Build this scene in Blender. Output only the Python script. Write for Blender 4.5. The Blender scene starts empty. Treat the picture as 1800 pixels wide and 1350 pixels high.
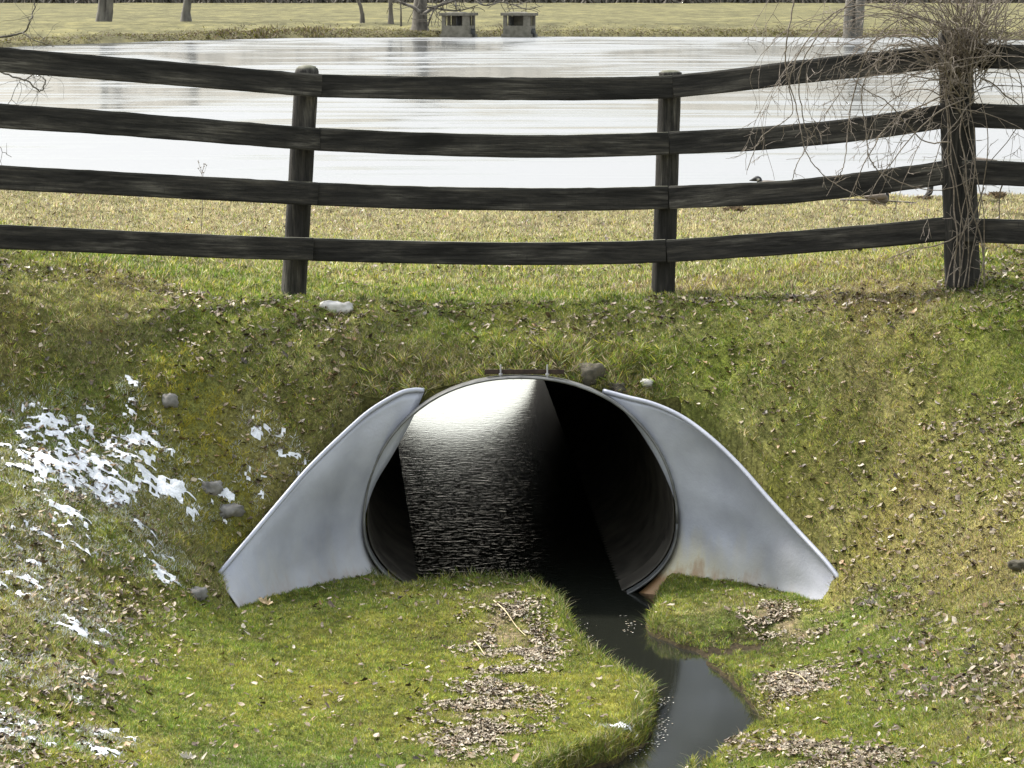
import bpy, math, random
import numpy as np
from mathutils import Vector, Matrix

random.seed(7)
RNG = np.random.default_rng(11)
R = math.radians
scene = bpy.context.scene
COL = scene.collection

# ------------------------------------------------------------------ camera
CAMZ = 3.75                      # eye height above the water of the brook (z = 0)
FPX = 5300.0                     # focal length for an 1800 px wide frame
PITCH = math.atan(705.0 / FPX)
cam = bpy.data.cameras.new('camera')
cam.sensor_width = 36.0
cam.lens = 36.0 * FPX / 1800.0
cam.clip_start = 0.5
cam.clip_end = 6000.0
camo = bpy.data.objects.new('camera', cam)
camo.location = (0, 0, CAMZ)
camo.rotation_euler = (math.pi / 2 - PITCH, 0, 0)
COL.objects.link(camo)
scene.camera = camo

# ------------------------------------------------------------------ sky and sun
SUN_EL, SUN_AZ = R(50), R(-52)   # azimuth measured from +Y, negative = left
world = bpy.data.worlds.new('World')
scene.world = world
world.use_nodes = True
wn = world.node_tree
bg = wn.nodes['Background']
sky = wn.nodes.new('ShaderNodeTexSky')
sky.sky_type = 'NISHITA'
sky.sun_disc = False
sky.sun_elevation = SUN_EL
sky.sun_rotation = SUN_AZ
sky.air_density = 2.0
sky.dust_density = 2.0
sky.ozone_density = 1.0
hs = wn.nodes.new('ShaderNodeHueSaturation')       # thin high cloud takes the blue out
hs.inputs['Saturation'].default_value = 0.38
wn.links.new(sky.outputs[0], hs.inputs['Color']); wn.links.new(hs.outputs[0], bg.inputs[0])
bg.inputs[1].default_value = 0.15
sun = bpy.data.lights.new('sun', 'SUN')
sun.energy = 3.6
sun.angle = R(6)
sun.color = (1.0, 0.955, 0.88)
suno = bpy.data.objects.new('sun', sun)
sd = Vector((math.sin(SUN_AZ) * math.cos(SUN_EL), math.cos(SUN_AZ) * math.cos(SUN_EL), math.sin(SUN_EL)))
suno.rotation_euler = sd.to_track_quat('Z', 'Y').to_euler()
COL.objects.link(suno)
scene.view_settings.view_transform = 'Standard'
scene.view_settings.look = 'None'
scene.view_settings.exposure = 1.4
scene.view_settings.gamma = 1.0
try:
    scene.cycles.max_bounces = 8
    scene.cycles.transparent_max_bounces = 8
    scene.cycles.sample_clamp_indirect = 6.0
except Exception:
    pass


# ------------------------------------------------------------------ survey helpers
def ray(px, py):
    dx = (px - 900.0) / FPX
    dy = (py - 675.0) / FPX
    return dx, math.cos(PITCH) - dy * math.sin(PITCH), -(math.sin(PITCH) + dy * math.cos(PITCH))


def at(px, py, Y):
    a, b, c = ray(px, py)
    t = Y / b
    return Vector((a * t, Y, CAMZ + c * t))


def onz(px, py, z):
    a, b, c = ray(px, py)
    t = (z - CAMZ) / c
    return Vector((a * t, b * t, z))


TBL = np.random.default_rng(5).random((256, 256))


def vnoise(x, y):
    xi = np.floor(x).astype(int); yi = np.floor(y).astype(int)
    fx = x - xi; fy = y - yi
    fx = fx * fx * (3 - 2 * fx); fy = fy * fy * (3 - 2 * fy)
    a = TBL[xi & 255, yi & 255]; b = TBL[(xi + 1) & 255, yi & 255]
    c = TBL[xi & 255, (yi + 1) & 255]; d = TBL[(xi + 1) & 255, (yi + 1) & 255]
    return (a * (1 - fx) + b * fx) * (1 - fy) + (c * (1 - fx) + d * fx) * fy


def fbm(x, y, s, octs=4, off=0.0):
    v = 0; amp = 0.5; tot = 0
    x = np.asarray(x, float) * s + off; y = np.asarray(y, float) * s + off * 1.7
    for _ in range(octs):
        v = v + amp * vnoise(x, y); tot += amp
        amp *= 0.5; x = x * 2.03 + 13.1; y = y * 2.03 + 7.7
    return v / tot


def sm(t):
    t = np.clip(t, 0, 1)
    return t * t * (3 - 2 * t)


# ------------------------------------------------------------------ terrain
YM = 18.5        # plane of the culvert mouth
PXC = 0.053      # centre of the mouth
PA, PB1, PB2, PZC = 0.955, 0.895, 0.565, 0.44   # pipe arch half width, upper and lower half height, centre height
YE = 33.1        # far end of the pipe
PSH = -0.71 / 14.5


def pipe_xz(t, grow=0.0, Y=YM):
    c, s = math.cos(t), math.sin(t)
    drop = -0.10 * (Y - YM) / (YE - YM)
    x = PXC + PSH * (Y - YM) + (PA + grow) * math.copysign(abs(c) ** 0.93, c)
    if s >= 0:
        z = PZC + (PB1 + grow) * abs(s) ** 0.96
    else:
        z = PZC - (PB2 + grow) * abs(s) ** 0.9
    return x, z + drop


LTOP = [(745, 687, 18.46), (725, 687, 18.44), (700, 694, 18.40), (650, 724, 18.32), (600, 768, 18.18), (545, 822, 18.02),
        (500, 874, 17.86), (440, 945, 17.62), (385, 1010, 17.40)]
RTOP = [(1060, 688, 18.46), (1100, 699, 18.42), (1150, 712, 18.36), (1200, 735, 18.28), (1250, 772, 18.16), (1300, 820, 18.02),
        (1350, 877, 17.86), (1400, 932, 17.70), (1450, 986, 17.50), (1478, 1022, 17.38)]
CP = []
for p in LTOP[3:] + RTOP[3:]:
    v = at(p[0], p[1], p[2]); CP.append((v.x, v.y + 0.03, v.z - 0.05))
ctl = [
    # crest and fence line
    (-150, 492, 18.3), (0, 506, 18.6), (250, 516, 19.3), (515, 523, 20), (850, 525, 20.1), (1165, 521, 20), (1430, 512, 19.6), (1690, 500, 19.1),
    (1950, 494, 18.5), (2300, 488, 18.0), (-500, 486, 17.6),
    (0, 545, 18.25), (300, 552, 18.9), (600, 552, 19.2), (900, 552, 19.2), (1200, 550, 19.2), (1500, 546, 18.9), (1800, 540, 18.3),
    # beyond the fence
    (-300, 420, 24), (0, 425, 25), (900, 432, 25), (1800, 430, 25), (2400, 425, 25), (-600, 420, 24),
    (-600, 328, 33.2), (0, 330, 33.2), (450, 338, 33.2), (900, 344, 33.2), (1500, 345, 33.2), (2300, 342, 33.2),
    # above the pipe
    (915, 652, 18.54), (820, 655, 18.54), (1010, 656, 18.54), (750, 682, 18.52), (1070, 685, 18.52), (700, 698, 18.5), (1130, 709, 18.5), (650, 732, 18.46), (1190, 736, 18.45),
    (915, 600, 18.85), (600, 600, 18.85), (1300, 600, 18.75),
    (600, 672, 18.5), (1220, 668, 18.5),
    # left slope
    (350, 660, 18.35), (350, 760, 18.05), (350, 900, 17.6), (350, 1010, 17.2), (350, 1100, 16.55), (350, 1200, 15.4), (350, 1350, 13.7),
    (200, 660, 18.2), (200, 760, 17.9), (200, 900, 17.1), (200, 1050, 16.35), (200, 1200, 14.8), (200, 1350, 13.25),
    (0, 660, 17.95), (0, 760, 17.6), (0, 900, 16.6), (0, 1050, 15.6), (0, 1200, 14.3), (0, 1350, 12.9),
    (-400, 660, 17.5), (-400, 900, 16.1), (-400, 1200, 13.6), (-400, 1350, 12.2), (-400, 540, 17.9),
    # floor of the hollow
    (430, 1078, 17.2), (600, 1100, 16.8), (600, 1200, 15.45), (600, 1350, 13.75), (850, 1060, 17.45), (850, 1200, 15.4), (850, 1350, 13.65),
    (1100, 1100, 16.9), (1100, 1200, 15.45), (1100, 1350, 13.7), (1300, 1062, 17.4), (1300, 1200, 15.4), (1300, 1350, 13.6),
    (1440, 1060, 17.2), (1500, 1060, 17.05), (1500, 1200, 15.1), (1500, 1350, 13.3),
    # right slope
    (1450, 660, 18.3), (1450, 800, 17.95), (1500, 900, 17.5), (1560, 1000, 17.0), (1650, 660, 18.1), (1650, 780, 17.6), (1650, 900, 17.0), (1650, 1050, 16.2),
    (1650, 1200, 14.75), (1650, 1350, 13.0), (1800, 660, 17.9), (1800, 780, 17.2), (1800, 900, 16.4), (1800, 1050, 15.4), (1800, 1200, 14.0),
    (1800, 1350, 12.6), (2200, 660, 17.4), (2200, 900, 15.8), (2200, 1200, 13.3), (2200, 1350, 11.9), (2200, 540, 17.8),
]
for c in ctl:
    v = at(*c); CP.append((v.x, v.y, v.z))
CP = np.array(CP)


def tps_fit(P, lam=0.0008):
    n = len(P)
    d = np.hypot(P[:, None, 0] - P[None, :, 0], P[:, None, 1] - P[None, :, 1])
    K = np.where(d > 0, d * d * np.log(d + 1e-12), 0) + lam * np.eye(n) * n
    A = np.zeros((n + 3, n + 3)); A[:n, :n] = K
    A[:n, n] = 1; A[:n, n + 1:] = P[:, :2]; A[n, :n] = 1; A[n + 1:, :n] = P[:, :2].T
    return np.linalg.solve(A, np.concatenate([P[:, 2], [0, 0, 0]]))


TW = tps_fit(CP)


def surf(X, Y):
    X = np.clip(X, -7.5, 7.5); Y = np.clip(Y, 11.0, 33.4)
    out = TW[len(CP)] + TW[len(CP) + 1] * X + TW[len(CP) + 2] * Y
    for i in range(len(CP)):
        r2 = (X - CP[i, 0]) ** 2 + (Y - CP[i, 1]) ** 2 + 1e-9
        out = out + TW[i] * 0.5 * r2 * np.log(r2)
    return out


# brook outline on the water plane
BR = [(-0.95, 18.75), (-0.80, 18.42)]
BR += [tuple(onz(a, b, 0.10)[:2]) for a, b in [(720, 1033), (800, 1024), (880, 1022), (945, 1031), (985, 1050)]]
BR += [tuple(onz(a, b, 0.03)[:2]) for a, b in [(1008, 1085), (1030, 1120), (1066, 1150), (1130, 1197), (1168, 1225), (1164, 1262), (1148, 1304),
                                             (1100, 1334), (1030, 1352), (985, 1375), (900, 1440), (780, 1540), (620, 1700)]]
BR += [tuple(onz(a, b, 0.03)[:2]) for a, b in [(900, 1760), (1080, 1560), (1150, 1450), (1185, 1378), (1220, 1338), (1270, 1304), (1322, 1290), (1305, 1255), (1268, 1208),
                                             (1216, 1172), (1182, 1142), (1110, 1106), (1106, 1090), (1128, 1066), (1118, 1052)]]
BR += [(0.84, 18.5), (1.0, 18.75)]
BR = np.array(BR)


def poly_sd(X, Y, P):
    """signed distance, negative inside"""
    d2 = np.full(X.shape, 1e9); inside = np.zeros(X.shape, bool)
    n = len(P)
    for i in range(n):
        ax, ay = P[i]; bx, by = P[(i + 1) % n]
        ex, ey = bx - ax, by - ay
        t = np.clip(((X - ax) * ex + (Y - ay) * ey) / (ex * ex + ey * ey + 1e-12), 0, 1)
        d2 = np.minimum(d2, (X - ax - t * ex) ** 2 + (Y - ay - t * ey) ** 2)
        cond = ((ay > Y) != (by > Y)) & (X < (bx - ax) * (Y - ay) / (by - ay + 1e-12) + ax)
        inside ^= cond
    d = np.sqrt(d2)
    return np.where(inside, -d, d)


def catmull(pts, per=6):
    P = [Vector(p) for p in pts]
    P = [P[0] * 2 - P[1]] + P + [P[-1] * 2 - P[-2]]
    out = []
    for i in range(1, len(P) - 2):
        for k in range(per):
            t = k / per
            a, b, c, d = P[i - 1], P[i], P[i + 1], P[i + 2]
            out.append(0.5 * ((2 * b) + (c - a) * t + (2 * a - 5 * b + 4 * c - d) * t * t + (3 * b - a - 3 * c + d) * t ** 3))
    out.append(P[-2])
    return out


def wing_surface(top, side):
    """sheet between the rolled top edge and the foot, hollow towards the brook"""
    T = catmull([at(*p) for p in top], 5)
    nu = len(T)
    # rear curve follows the outside of the rim
    if side < 0:
        rear = [(745, 690, 18.46), (722, 742, 18.42), (690, 800, 18.40), (660, 850, 18.38), (643, 900, 18.38), (640, 940, 18.38), (652, 985, 18.38), (682, 1022, 18.38), (730, 1060, 18.36)]
        foot = [(430, 1085, 17.28), (500, 1105, 17.45), (600, 1100, 17.8), (680, 1080, 18.15), (730, 1060, 18.36)]
        toe = [(385, 1010, 17.40), (392, 1030, 17.36), (408, 1052, 17.32), (430, 1085, 17.28)]
    else:
        rear = [(1060, 690, 18.46), (1105, 732, 18.42), (1145, 790, 18.40), (1173, 845, 18.38), (1190, 895, 18.38), (1190, 940, 18.38), (1176, 985, 18.38), (1146, 1022, 18.38), (1100, 1060, 18.36)]
        foot = [(1450, 1085, 17.28), (1400, 1105, 17.5), (1290, 1105, 17.85), (1180, 1085, 18.15), (1100, 1060, 18.36)]
        toe = [(1478, 1022, 17.38), (1476, 1040, 17.35), (1465, 1060, 17.32), (1450, 1085, 17.28)]

    def resample(pts, n):
        P = catmull([at(*p) for p in pts], 8)
        L = [0]
        for a, b in zip(P, P[1:]): L.append(L[-1] + (b - a).length)
        out = []
        for k in range(n):
            s = L[-1] * k / (n - 1)
            j = min(len(P) - 2, max(0, int(np.searchsorted(L, s)) - 1))
            t = (s - L[j]) / max(1e-9, L[j + 1] - L[j])
            out.append(P[j].lerp(P[j + 1], min(1, max(0, t))))
        return out
    NU, NV = 44, 30
    Tt = resample(top, NU); Ff = resample(foot[::-1], NU)     # rear -> toe
    Rr = resample(rear, NV); To = resample(toe, NV)          # top -> foot
    V = []
    for i in range(NU):
        u = i / (NU - 1)
        for j in range(NV):
            v = j / (NV - 1)
            p = (Tt[i] * (1 - v) + Ff[i] * v) + (Rr[j] * (1 - u) + To[j] * u) \
                - (Tt[0] * (1 - u) * (1 - v) + Tt[-1] * u * (1 - v) + Ff[0] * (1 - u) * v + Ff[-1] * u * v)
            q = math.sin(math.pi * v) * math.sin(math.pi * u)
            p = p + Vector((0, 0.03 * q, -0.02 * q))
            # dents of a used sheet
            dn = (float(fbm(np.array(p.x * 1.0), np.array(p.z * 1.0), 3.2 + side, 2, 40.0 + side)) - 0.5) * 0.07 * q ** 0.5 if q > 0 else 0
            p = p + Vector((0, dn, 0))
            V.append(p)
    return T, V, NU, NV


WL = wing_surface(LTOP, -1); WR = wing_surface(RTOP, 1)
lt = np.array([list(at(*p)) for p in LTOP])[::-1]
rt = np.array([list(at(*p)) for p in RTOP])
XL, XR = lt[0, 0], rt[-1, 0]


YFX = np.linspace(XL, XR, 130)
_w = np.array([list(p) for p in WL[1]] + [list(p) for p in WR[1]])
YFY = np.array([(_w[np.abs(_w[:, 0] - x) < 0.035, 1].max() if np.any(np.abs(_w[:, 0] - x) < 0.035) else YM) + 0.03 for x in YFX])


def yface(X):
    y = np.interp(X, YFX, YFY)
    core = np.abs(X - PXC) < 0.985
    return np.where(core, YM, np.minimum(y, YM))


FSX = [-400, -120, -80, -45, -30, -25, -20, -15, 0, 28, 36, 60, 100, 140, 400]
FSY = [30, 60, 110, 150, 178, 192, 201, 208, 212, 212, 200, 168, 120, 60, 30]


def bankd(X, Y):
    return poly_sd(X, Y, BR)


def height(X, Y, micro=True):
    X = np.asarray(X, float); Y = np.asarray(Y, float)
    S = surf(X, Y)
    L = 0.125 + 0.02 * np.exp(-((X + 0.2) ** 2) / 0.5) + 0 * X
    # inside the wings
    yf = yface(X)
    inx = sm((X - (XL + 0.02)) / 0.10) * sm(((XR - 0.02) - X) / 0.10)
    iny = sm((Y - 16.7) / 0.6)
    step = np.where(np.abs(X - PXC) < 0.985, (Y > YM).astype(float), sm((Y - yf) / 0.05))
    low = inx * iny * (1 - step)
    Z = S * (1 - low) + L * low
    if micro:
        near = (Y < 60)
        k = np.clip((Z - 0.15) / 0.5, 0, 1)
        bump = (fbm(X, Y, 2.2, 4) - 0.5) * (0.03 + 0.07 * k) + (fbm(X, Y, 9.0, 2, 3.0) - 0.5) * (0.022 + 0.035 * k) + (fbm(X, Y, 22.0, 2, 8.0) - 0.5) * 0.016 * (Y < 21)
        calm = 1 - np.exp(-((Y - YM) ** 2) / 0.03) * (np.abs(X - PXC) < 1.1)
        Z = Z + bump * near * calm
    # brook channel
    m = (Y < YM + 0.001)
    if np.any(m):
        d = np.full(X.shape, 9.0)
        d[m] = bankd(X[m], Y[m])
        wob = (fbm(X, Y, 7.0, 3, 9.0) - 0.5) * 0.06
        rgt = (X > np.interp(Y, [13, 14.5, 15.5, 16.5, 17.5, 18.5], [.75, .95, .95, .75, .55, .5])) * 1.0
        t = sm((d + wob + 0.02) / (0.11 + .09 * rgt))
        Z = np.where(m, -0.22 + (Z + 0.22) * t, Z)
    # pond basin and the far bank
    ys = np.interp(X, FSX, FSY)
    XE = PXC + PSH * (YE - YM)
    pit = np.abs(X - XE) < 1.15
    wl = (fbm(X, Y * 0 + 3, 1.2, 3, 5.0) - 0.5) * 0.3
    down = np.where(pit, (Y > YE).astype(float), sm((Y - 33.15 - wl) / 1.1))
    Z = np.where(Y > 33.0, Z * (1 - down) - 0.45 * down, Z)
    far = Y - ys + (fbm(X, Y, 0.12, 3, 2.0) - 0.5) * 3.0
    zf = -0.45 + 0.85 * sm((far + 1.2) / 3.0) + 0.42 * sm((far - 1) / 22.0) + (fbm(X, Y, 0.25, 3, 4.0) - 0.5) * 0.25 * sm(far / 3)
    zf = zf + 0.0 * X
    Z = np.where(Y > 36, zf, Z)
    return Z


def ground_pt(px, py, lift=0.0):
    a, b, c = ray(px, py)
    Ys = np.linspace(12.0, 34.0, 1500)
    X = a / b * Ys; Zr = CAMZ + c / b * Ys
    Zg = height(X, Ys)
    i = int(np.argmax(Zg >= Zr))
    return Vector((X[i], Ys[i], Zg[i] + lift))


# ------------------------------------------------------------------ mesh helpers
def mesh_np(name, V, Fc, mat=None, parent=None, smooth=False, cols=None, colname='tint'):
    V = np.asarray(V, np.float32).reshape(-1, 3)
    me = bpy.data.meshes.new(name)
    if isinstance(Fc, np.ndarray):
        k = Fc.shape[1]; n = len(Fc)
        me.vertices.add(len(V)); me.vertices.foreach_set('co', V.ravel())
        me.loops.add(n * k); me.loops.foreach_set('vertex_index', Fc.astype(np.int32).ravel())
        me.polygons.add(n)
        me.polygons.foreach_set('loop_start', np.arange(0, n * k, k, dtype=np.int32))
        me.polygons.foreach_set('loop_total', np.full(n, k, np.int32))
        me.update(calc_edges=True)
    else:
        me.from_pydata([tuple(map(float, v)) for v in V], [], Fc)
    me.polygons.foreach_set('use_smooth', np.full(len(me.polygons), smooth))
    if cols is not None:
        ca = me.color_attributes.new(colname, 'FLOAT_COLOR', 'POINT')
        c4 = np.ones((len(V), 4), np.float32); c4[:, :cols.shape[1]] = cols
        ca.data.foreach_set('color', c4.ravel())
    if mat:
        me.materials.append(mat)
    o = bpy.data.objects.new(name, me)
    COL.objects.link(o)
    if parent:
        o.parent = parent
    me.update()
    return o


def tag(o, label=None, cat=None, group=None, kind=None):
    if label: o['label'] = label
    if cat: o['category'] = cat
    if group: o['group'] = group
    if kind: o['kind'] = kind
    return o


def empty(name, loc):
    o = bpy.data.objects.new(name, None)
    o.location = loc; o.empty_display_size = 0.1
    COL.objects.link(o)
    return o


def adopt(child, root):
    """parent keeping the world place"""
    child.parent = root
    child.matrix_parent_inverse = Matrix.Translation(-root.location)


class MB:
    def __init__(s):
        s.v = []; s.f = []

    def tube(s, pts, rad, k=6, cap=True, squash=None):
        pts = [Vector(p) for p in pts]
        n = len(pts); b = len(s.v)
        if not hasattr(rad, '__len__'): rad = [rad] * n
        t0 = (pts[1] - pts[0]).normalized()
        u = t0.orthogonal().normalized()
        for i in range(n):
            t = (pts[min(i + 1, n - 1)] - pts[max(i - 1, 0)])
            if t.length < 1e-9: t = t0
            t = t.normalized()
            u = (u - t * u.dot(t))
            if u.length < 1e-6: u = t.orthogonal()
            u = u.normalized(); w = t.cross(u)
            for j in range(k):
                a = 2 * math.pi * j / k
                s.v.append(pts[i] + (u * math.cos(a) + w * math.sin(a)) * rad[i])
        for i in range(n - 1):
            for j in range(k):
                s.f.append((b + i * k + j, b + i * k + (j + 1) % k, b + (i + 1) * k + (j + 1) % k, b + (i + 1) * k + j))
        if cap:
            s.f.append(tuple(b + j for j in range(k))[::-1])
            s.f.append(tuple(b + (n - 1) * k + j for j in range(k)))
        return s

    def box(s, c, d, rz=0, taper=1.0):
        b = len(s.v); c = Vector(c)
        for z in (-1, 1):
            tp = taper if z > 0 else 1
            for x, y in ((-1, -1), (1, -1), (1, 1), (-1, 1)):
                p = Vector((x * d[0] / 2 * tp, y * d[1] / 2 * tp, z * d[2] / 2))
                p = Matrix.Rotation(rz, 3, 'Z') @ p
                s.v.append(c + p)
        for f in ((3, 2, 1, 0), (4, 5, 6, 7), (0, 1, 5, 4), (1, 2, 6, 5), (2, 3, 7, 6), (3, 0, 4, 7)):
            s.f.append(tuple(b + i for i in f))
        return s

    def build(s, name, mat, parent=None, smooth=True, bevel=0):
        me = bpy.data.meshes.new(name)
        me.from_pydata([tuple(v) for v in s.v], [], s.f)
        me.materials.append(mat)
        me.polygons.foreach_set('use_smooth', np.full(len(me.polygons), smooth))
        o = bpy.data.objects.new(name, me)
        COL.objects.link(o)
        if parent: adopt(o, parent)
        if bevel:
            m = o.modifiers.new('bevel', 'BEVEL'); m.width = bevel; m.segments = 2; m.limit_method = 'ANGLE'
        return o


# ------------------------------------------------------------------ materials
def mat_new(name):
    m = bpy.data.materials.new(name); m.use_nodes = True
    nt = m.node_tree
    return m, nt, nt.nodes['Principled BSDF']


def N(nt, typ, **kw):
    n = nt.nodes.new(typ)
    for k, v in kw.items():
        if k.startswith('i_'):
            key = k[2:]
            n.inputs[int(key) if key.isdigit() else key].default_value = v
        else:
            setattr(n, k, v)
    return n


def ramp(nt, fac, stops):
    r = nt.nodes.new('ShaderNodeValToRGB')
    e = r.color_ramp.elements
    while len(e) < len(stops): e.new(0.5)
    for i, (p, c) in enumerate(stops):
        e[i].position = p
        e[i].color = (*c, 1) if len(c) == 3 else c
    nt.links.new(fac, r.inputs[0])
    return r


def coords(nt, scale=(1, 1, 1), kind='Object'):
    tc = nt.nodes.new('ShaderNodeTexCoord')
    mp = nt.nodes.new('ShaderNodeMapping')
    mp.inputs['Scale'].default_value = scale
    nt.links.new(tc.outputs[kind], mp.inputs[0])
    return mp.outputs[0]


def noise(nt, vec, scale, detail=4, rough=0.55, dist=0.0):
    n = N(nt, 'ShaderNodeTexNoise', i_Scale=scale, i_Detail=detail, i_Roughness=rough, i_Distortion=dist)
    nt.links.new(vec, n.inputs['Vector'])
    return n.outputs[0]


def mixc(nt, fac, a, b, mode='MIX'):
    m = nt.nodes.new('ShaderNodeMix'); m.data_type = 'RGBA'; m.blend_type = mode
    for s, v in ((0, fac), (6, a), (7, b)):
        if hasattr(v, 'links'): nt.links.new(v, m.inputs[s])
        elif isinstance(v, (int, float)): m.inputs[s].default_value = v
        else: m.inputs[s].default_value = (*v, 1)
    return m.outputs[2]


def bump(nt, bs, h, strength=0.5, dist=0.01):
    b = N(nt, 'ShaderNodeBump', i_Strength=strength, i_Distance=dist)
    nt.links.new(h, b.inputs['Height'])
    nt.links.new(b.outputs[0], bs.inputs['Normal'])
    return b


def m_simple(name, c1, c2, scale, rough=0.8, bmp=0.4, bd=0.01, vecscale=(1, 1, 1), metallic=0, spec=0.3, detail=5):
    m, nt, bs = mat_new(name)
    v = coords(nt, vecscale)
    n = noise(nt, v, scale, detail)
    r = ramp(nt, n, [(0.32, c1), (0.68, c2)])
    nt.links.new(r.outputs[0], bs.inputs['Base Color'])
    bs.inputs['Roughness'].default_value = rough
    bs.inputs['Metallic'].default_value = metallic
    bs.inputs['Specular IOR Level'].default_value = spec
    if bmp: bump(nt, bs, n, bmp, bd)
    return m


# ground: per-point colour worked out with the plants, broken up by soil noise
M_ground, nt, bs = mat_new('ground')
att = N(nt, 'ShaderNodeAttribute', attribute_name='tint')
v = coords(nt)
n1 = noise(nt, v, 38, 5, 0.7)
n2 = noise(nt, v, 2.3, 4)
n3 = noise(nt, coords(nt, (1, 0.25, 1)), 0.9, 5, 0.7)
n4 = noise(nt, coords(nt, (1, .35, 1)), 0.55, 8, 0.75)
r1 = ramp(nt, n1, [(0.3, (0.35, 0.33, 0.28)), (0.5, (0.9, 0.9, 0.85)), (0.72, (1.7, 1.65, 1.45))])
c = mixc(nt, 1.0, att.outputs['Color'], r1.outputs[0], 'MULTIPLY')
r3 = ramp(nt, n3, [(0.35, (0.72, 0.72, 0.66)), (0.65, (1.2, 1.18, 1.1))])
c = mixc(nt, 1.0, c, r3.outputs[0], 'MULTIPLY')
r4 = ramp(nt, n4, [(0.36, (0.55, 0.54, 0.48)), (0.5, (1, 1, 1)), (0.62, (1.45, 1.42, 1.3))])
c = mixc(nt, 1.0, c, r4.outputs[0], 'MULTIPLY')
nt.links.new(c, bs.inputs['Base Color'])
bs.inputs['Roughness'].default_value = 0.95
bs.inputs['Specular IOR Level'].default_value = 0.1
bump(nt, bs, n1, 0.7, 0.02)

# grass: colour per blade, some light passes through
M_grass, nt, bs = mat_new('grass_blade')
att = N(nt, 'ShaderNodeAttribute', attribute_name='tint')
nt.links.new(att.outputs['Color'], bs.inputs['Base Color'])
bs.inputs['Roughness'].default_value = 0.6
bs.inputs['Specular IOR Level'].default_value = 0.25
tr = N(nt, 'ShaderNodeBsdfTranslucent')
nt.links.new(att.outputs['Color'], tr.inputs[0])
mx = N(nt, 'ShaderNodeMixShader', i_0=0.38)
nt.links.new(bs.outputs[0], mx.inputs[1]); nt.links.new(tr.outputs[0], mx.inputs[2])
nt.links.new(mx.outputs[0], nt.nodes['Material Output'].inputs[0])

M_leaf, nt, bs = mat_new('dead_leaf')
att = N(nt, 'ShaderNodeAttribute', attribute_name='tint')
v = coords(nt)
n1 = noise(nt, v, 60, 3)
r1 = ramp(nt, n1, [(0.3, (0.6, 0.58, 0.55)), (0.7, (1.15, 1.12, 1.05))])
nt.links.new(mixc(nt, 1.0, att.outputs['Color'], r1.outputs[0], 'MULTIPLY'), bs.inputs['Base Color'])
bs.inputs['Roughness'].default_value = 0.55
bs.inputs['Specular IOR Level'].default_value = 0.35

M_snow, nt, bs = mat_new('snow')
v = coords(nt)
n1 = noise(nt, v, 45, 5, 0.7)
r1 = ramp(nt, n1, [(0.3, (0.42, 0.43, 0.45)), (0.6, (0.66, 0.67, 0.69))])
nt.links.new(r1.outputs[0], bs.inputs['Base Color'])
bs.inputs['Roughness'].default_value = 0.7
bs.inputs['Subsurface Weight'].default_value = 0.15
bs.inputs['Subsurface Radius'].default_value = (0.02, 0.02, 0.03)
bump(nt, bs, n1, 0.5, 0.01)

# brook water
M_brook, nt, bs = mat_new('brook_water')
bs.inputs['Base Color'].default_value = (0.012, 0.013, 0.010, 1)
bs.inputs['Roughness'].default_value = 0.06
bs.inputs['IOR'].default_value = 1.38
bs.inputs['Specular IOR Level'].default_value = 1.0
va = coords(nt, (13, 17, 1))
na = noise(nt, va, 1.0, 4, 0.52, 1.0)
vb = coords(nt, (30, 46, 1))
nb = noise(nt, vb, 1.0, 2, 0.5, 0.6)
sep = N(nt, 'ShaderNodeSeparateXYZ'); tc = nt.nodes.new('ShaderNodeTexCoord')
nt.links.new(tc.outputs['Object'], sep.inputs[0])
mr = N(nt, 'ShaderNodeMapRange', i_1=16.5, i_2=19.0, i_3=0.12, i_4=1.0)
nt.links.new(sep.outputs[1], mr.inputs[0])
add = N(nt, 'ShaderNodeMath', operation='ADD'); nt.links.new(na, add.inputs[0])
mu = N(nt, 'ShaderNodeMath', operation='MULTIPLY', i_1=0.16); nt.links.new(nb, mu.inputs[0]); nt.links.new(mu.outputs[0], add.inputs[1])
mr2 = N(nt, 'ShaderNodeMapRange', i_1=19.0, i_2=25.0, i_3=1.0, i_4=0.30); nt.links.new(sep.outputs[1], mr2.inputs[0])   # calmer far inside the pipe
mm = N(nt, 'ShaderNodeMath', operation='MULTIPLY'); nt.links.new(mr.outputs[0], mm.inputs[0]); nt.links.new(mr2.outputs[0], mm.inputs[1])
mu2 = N(nt, 'ShaderNodeMath', operation='MULTIPLY'); nt.links.new(add.outputs[0], mu2.inputs[0]); nt.links.new(mm.outputs[0], mu2.inputs[1])
bump(nt, bs, mu2.outputs[0], 1.0, 0.0021)

# pond: wet ice with a skin of old snow
M_ice, nt, bs = mat_new('pond_ice')
v1 = coords(nt, (0.10, 0.045, 1)); n1 = noise(nt, v1, 1.0, 6, 0.62, 0.8)
v2 = coords(nt, (0.8, 0.22, 1)); n2 = noise(nt, v2, 1.0, 5, 0.6)
sp = N(nt, 'ShaderNodeSeparateXYZ'); tc = nt.nodes.new('ShaderNodeTexCoord'); nt.links.new(tc.outputs['Object'], sp.inputs[0])
ny_ = N(nt, 'ShaderNodeMapRange', i_1=58.0, i_2=100.0, i_3=0.20, i_4=-0.10); nt.links.new(sp.outputs[1], ny_.inputs[0])   # old snow near this shore, plus paler sky reflection put into the colour
nf_ = N(nt, 'ShaderNodeMapRange', i_1=190.0, i_2=206.0, i_3=0.0, i_4=0.20); nt.links.new(sp.outputs[1], nf_.inputs[0])
s1_ = N(nt, 'ShaderNodeMath', operation='ADD'); nt.links.new(n1, s1_.inputs[0]); nt.links.new(ny_.outputs[0], s1_.inputs[1])
n5_ = noise(nt, coords(nt, (.07, .55, 1)), 1.0, 5, .6)  # horizontal reflection streaks put into the ice colour
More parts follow.
